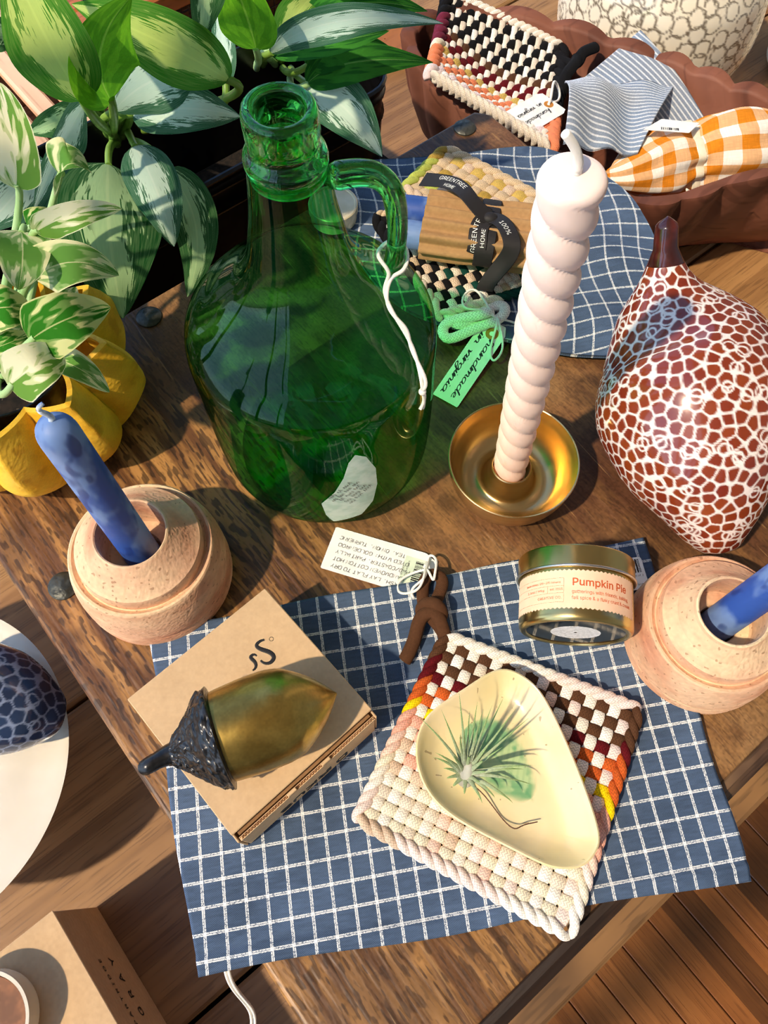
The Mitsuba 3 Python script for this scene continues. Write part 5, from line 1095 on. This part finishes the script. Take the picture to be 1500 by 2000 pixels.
# ------------------------------------------------------------------ leaves
def leafmat(name, c_mid, c_dark, c_edge, kind, seed, trans=.55, rough=.30):
    m_, d_, e_ = lin(*c_mid), lin(*c_dark), lin(*c_edge)
    def fn(p, n, uv):
        t, v = uv.x, (uv.y - .5) * 2; d = dr.abs(v); sgn = dr.select(v > 0, 11.0, 37.0)
        if kind == 'aglaonema':
            q = t * 6 - d * 3.2
            band = noise(q * 1.3 + seed, d * 3 + sgn, seed) * .6 + noise(q * 3.2, d * 34 + sgn, seed + 4) * .55
            m = smoothstep(.70, .80, d * .84 + band * .70 - .06) * smoothstep(.0, .12, d)
            spot = smoothstep(.71, .75, noise(q * 4, d * 11 + sgn, seed + 9)) * smoothstep(.25, .4, d)
            col = mix(m_, e_, smoothstep(.1, .9, d) * .25 + .25 * noise(q * 5, v * 40, 2.0)); dk = mix(d_, m_, .22 * noise(q * 2, d * 50 + sgn, seed + 5))
            col = mix(col, dk, dr.maximum(m, spot * .8))
            col = mix(col, e_, smoothstep(.05, .015, d) * .5)
        elif kind == 'plain':
            q = t * 12 - d * 6
            col = mix(m_, d_, smoothstep(.40, .62, noise(q * .9 + seed, d * 7 + sgn, seed)) * .65); col = mix(col, e_, smoothstep(.05, .02, d) * .6)
            col = col * (.9 + .2 * noise(q * 6, d * 50 + sgn, 1.0))
        else:
            q = t * 5 - d * 2
            a = fbm(q * .9 + seed, v * 1.6 + sgn, seed, 2) * .86 + .26 * noise(q * 2.2 + seed, d * 8 + sgn, seed + 3) + .10 * d
            col = mix(d_, m_, smoothstep(.56, .62, a)); col = mix(col, e_, smoothstep(.66, .72, a)); col = mix(col, e_, smoothstep(.93, .98, d) * .9)
            col = mix(col, e_, smoothstep(.035, .015, d) * .6)
        return col
    scene[name] = {'type': 'principledthin', 'base_color': proc(fn), 'roughness': rough, 'diff_trans': trans, 'spec_trans': 0.0, 'eta': 1.45}
leafmat('m_leaf_silver', (200, 228, 210), (34, 98, 62), (222, 240, 224), 'aglaonema', 1.0)
leafmat('m_leaf_pale', (190, 216, 118), (56, 132, 36), (208, 230, 130), 'aglaonema', 5.0, .8)
leafmat('m_leaf_mid', (168, 206, 150), (24, 84, 38), (200, 226, 170), 'aglaonema', 9.0)
leafmat('m_leaf_dark', (64, 136, 50), (24, 80, 38), (130, 184, 100), 'plain', 3.0, .45)
leafmat('m_leaf_lime', (120, 190, 44), (84, 156, 34), (168, 216, 84), 'plain', 7.0, .9)
leafmat('m_pothos_green', (120, 160, 84), (52, 122, 36), (214, 218, 150), 'pothos', 2.0, .45)
leafmat('m_pothos_mid', (150, 184, 116), (100, 152, 70), (236, 236, 186), 'pothos', 6.3, .5)
leafmat('m_pothos_cream', (206, 218, 160), (112, 160, 70), (244, 244, 206), 'pothos', 11.0, .55)
M('m_stem', lambda p, n, uv: mix(lin(88, 128, 44), lin(128, 164, 70), noise(p.x * 90, p.y * 90, p.z * 50)), .4, spec=.4)
M('m_stem_pale', lambda p, n, uv: mix(lin(136, 180, 110), lin(176, 208, 150), noise(p.x * 90, p.y * 90, p.z * 50)), .45, spec=.4)

def leaf(root, b, c, t, wpx, mat, shape='lance', roll=0.0, fold=.22, curl=0.0, wave=0.0, name='leaf', ph=0.0):
    """b, c, t: base, middle and tip; wpx: breadth as the photograph shows it; roll turns the blade about its midrib."""
    b, c, t = [np.asarray(q, float) for q in (b, c, t)]; n, m = 30, 15
    s = np.linspace(0, 1, n)[:, None]; ctl = 2 * c - .5 * (b + t); L = (1 - s) ** 2 * b + 2 * s * (1 - s) * ctl + s ** 2 * t
    tan = np.gradient(L, axis=0); tan /= np.linalg.norm(tan, axis=1, keepdims=True); view = unit(CAM - L[n // 2])
    side = np.cross(tan, view); side /= np.linalg.norm(side, axis=1, keepdims=True); nor = np.cross(side, tan)
    cr_, sr_ = math.cos(roll), math.sin(roll); side, nor = side * cr_ + nor * sr_, nor * cr_ - side * sr_
    W = wpx * depth(c) / FOC / 2 / max(abs(cr_), .35); u = s[:, 0]
    if shape == 'lance': w = np.sin(np.pi * np.clip(u, 0, 1) ** .80) ** .78 * (1 - .35 * u ** 3)
    elif shape == 'heart': w = np.minimum(1, (np.clip(u, 0, 1) / .16) ** .5) * (1 - u ** 2.2) ** .75
    else: w = np.sin(np.pi * np.clip(u, 0, 1) ** .62) ** .70
    w = W * np.maximum(w / w.max(), .012)
    v = np.linspace(-1, 1, m)[None, :]
    hgt = fold * np.abs(v) ** 1.25 - curl * v ** 2 + wave * np.sin(u[:, None] * 13 + ph + np.where(v > 0, 0, 1.7)) * np.abs(v) ** 2
    P = L[:, None] + side[:, None] * (v * w[:, None])[..., None] + nor[:, None] * (hgt * w[:, None])[..., None]
    if shape == 'heart':                                      # the two lobes reach back past the stalk
        back = .10 * np.linalg.norm(t - b) * np.clip(1 - u[:, None] / .25, 0, 1) * np.sin(np.abs(v) * np.pi * .8)
        P = P - tan[:, None] * back[..., None]
    uv = np.stack([np.repeat(np.linspace(0, 1, n), m), np.tile(np.linspace(0, 1, m), n)], 1)
    part(root, name, grid(P), mat, True, uv=uv)
def stem(root, pts, r0, r1, mat='m_stem'):
    P = spline(pts, 26); part(root, 'stem', sweep(P, np.linspace(r0, r1, 26), n=10), mat, 60)

ag = thing('foliage_plant', 'silvery green leafy plant in the left end of the black trough, left of the jug', 'plant')
sA = [on(250, 312, -.074), on(232, 318, -.074), on(262, 300, -.074), on(246, 300, -.074)]
S = lambda i: sA[i % 4]
G = [  # base, mid, tip (x, y, z), breadth, material, roll, fold
    ((163, 197, .175), (84, 62, .235), (8, -110, .24), 158, 'm_leaf_pale', .25, .12, 0),
    ((217, 196, .165), (196, 100, .215), (258, -8, .235), 132, 'm_leaf_lime', -.45, .35, 1),
    ((448, 158, .150), (310, 80, .205), (140, 8, .19), 128, 'm_leaf_pale', .20, .10, 2),
    ((222, 218, .120), (320, 150, .165), (452, 150, .150), 118, 'm_leaf_silver', -.2, .05, 3),
    ((258, 222, .110), (360, 212, .150), (470, 228, .130), 98, 'm_leaf_silver', .35, .20, 0),
    ((250, 182, .105), (238, 120, .130), (234, 40, .120), 80, 'm_leaf_mid', .3, .2, 1),
    ((262, 175, .100), (290, 120, .115), (330, 66, .10), 78, 'm_leaf_silver', -.2, .2, 2),
    ((152, 224, .120), (110, 238, .140), (52, 262, .13), 62, 'm_leaf_mid', .3, .25, 3),
    ((164, 206, .135), (118, 290, .150), (64, 415, .085), 62, 'm_leaf_silver', .75, .30, 1),
    ((212, 318, .060), (214, 455, .085), (240, 622, .035), 212, 'm_leaf_mid', .05, -.10, 0),
    ((262, 282, .065), (306, 372, .085), (340, 482, .060), 104, 'm_leaf_silver', .15, -.15, 2),
    ((322, 330, .050), (382, 440, .060), (366, 580, .030), 96, 'm_leaf_mid', .1, -.15, 3),
    ((92, 318, .075), (30, 380, .10), (-40, 460, .08), 110, 'm_leaf_silver', .2, .1, 1),
    ((395, -90, .21), (400, -10, .22), (390, 88, .185), 72, 'm_leaf_mid', .4, .3, 2),
    ((438, 160, .115), (436, 90, .130), (418, 0, .12), 52, 'm_leaf_silver', .5, .2, 3),
    ((20, 60, .16), (-20, 70, .17), (-60, 90, .15), 60, 'm_leaf_mid', .2, .2, 0)]
for i, (b, c, t, w, mt, ro, fo, si) in enumerate(G):
    leaf(ag, on(*b), on(*c), on(*t), w, mt, 'lance' if i not in (9, 10, 11) else 'oval', ro, fo, wave=.05, ph=i)
    B, so_ = on(*b), S(si); tb = unit(on(*b) - on(*c))
    mid = B * .5 + so_ * .5 + tb * .012 + A3(0, 0, .012)
    if i not in (12, 13, 15): stem(ag, [B - tb * .004, B + tb * .012, mid, so_], .0026, .0042)
ag2 = thing('foliage_plant', 'green leafy plant behind the jug neck with long leaves reaching right toward the bowl', 'plant')
sB_ = [on(505, 168, -.074), on(515, 160, -.074), on(545, 160, -.074), on(565, 158, -.074)]
G2 = [((500, 96, .135), (478, 20, .19), (440, -80, .20), 108, 'm_leaf_lime', .25, .25, 0),
      ((542, 78, .110), (585, 20, .140), (640, -40, .13), 66, 'm_leaf_pale', .2, .2, 1),
      ((528, 104, .115), (660, 42, .185), (866, 46, .155), 66, 'm_leaf_silver', -.35, .15, 1),
      ((532, 100, .105), (640, 84, .150), (760, 60, .14), 60, 'm_leaf_dark', .6, .3, 2),
      ((588, 62, .115), (690, 8, .145), (835, 22, .12), 70, 'm_leaf_dark', .2, .2, 2),
      ((598, 130, .095), (665, 92, .125), (764, 94, .10), 74, 'm_leaf_dark', .2, .15, 2),
      ((600, 164, .080), (690, 122, .120), (846, 122, .095), 76, 'm_leaf_dark', .1, .18, 3),
      ((596, 160, .070), (676, 214, .095), (746, 306, .06), 104, 'm_leaf_silver', .1, .12, 3),
      ((640, -20, .15), (720, -30, .16), (800, 0, .14), 50, 'm_leaf_lime', .1, .2, 2)]
for i, (b, c, t, w, mt, ro, fo, si) in enumerate(G2):
    leaf(ag2, on(*b), on(*c), on(*t), w, mt, 'lance', ro, fo, wave=.09 if i == 2 else .04, ph=i)
    B, so_ = on(*b), sB_[si]; tb = unit(on(*b) - on(*c)); mid = B * .5 + so_ * .5 + tb * .010 + A3(0, 0, .01)
    if i != 8: stem(ag2, [B - tb * .004, B + tb * .012, mid, so_], .0024, .0038, 'm_stem' if i % 3 else 'm_stem_pale')
po = thing('pothos', 'variegated cream and green pothos growing from the black nursery pot', 'plant')
sp0 = [A3(*NXY, .059) + q for q in (A3(.010, .004, 0), A3(-.008, .012, 0), A3(.0, -.012, 0), A3(-.018, -.006, 0))]
G3 = [((32, 364, .165), (24, 265, .205), (-4, 160, .20), 96, 'm_pothos_cream', .15, .15, 1), ((118, 342, .145), (138, 320, .160), (174, 332, .145), 62, 'm_pothos_mid', .9, .5, 0),
      ((72, 452, .150), (148, 418, .175), (238, 408, .160), 62, 'm_pothos_cream', -.35, .2, 0), ((58, 446, .120), (84, 428, .130), (112, 418, .12), 60, 'm_pothos_green', .2, .1, 0),
      ((42, 452, .140), (44, 505, .160), (36, 566, .135), 108, 'm_pothos_mid', .1, .12, 1), ((72, 540, .135), (145, 512, .150), (232, 538, .125), 96, 'm_pothos_mid', .05, .1, 0),
      ((62, 662, .130), (134, 622, .150), (216, 600, .125), 122, 'm_pothos_green', 0, .02, 0), ((-32, 606, .125), (14, 600, .140), (60, 602, .120), 98, 'm_pothos_green', .1, .12, 3),
      ((-24, 684, .110), (22, 668, .120), (60, 650, .105), 54, 'm_pothos_green', .3, .2, 3), ((20, 752, .115), (76, 712, .135), (126, 694, .11), 106, 'm_pothos_cream', .15, .2, 2),
      ((108, 702, .095), (158, 722, .105), (214, 766, .085), 60, 'm_pothos_mid', .3, .25, 2), ((100, 600, .105), (128, 585, .115), (148, 560, .10), 46, 'm_pothos_mid', .2, .2, 0), ((-10, 590, .10), (10, 620, .11), (40, 640, .10), 60, 'm_pothos_mid', .3, .2, 1)]
for i, (b, c, t, w, mt, ro, fo, si) in enumerate(G3):
    leaf(po, on(*b), on(*c), on(*t), w, mt, 'heart', ro, fo, wave=.05, ph=i)
    B, so_ = on(*b), sp0[si]; tb = unit(on(*b) - on(*c))
    stem(po, [B - tb * .003, B + tb * .010 - A3(0, 0, .003), B * .45 + so_ * .55 + tb * .008, so_], .0020, .0028, 'm_stem_pale')
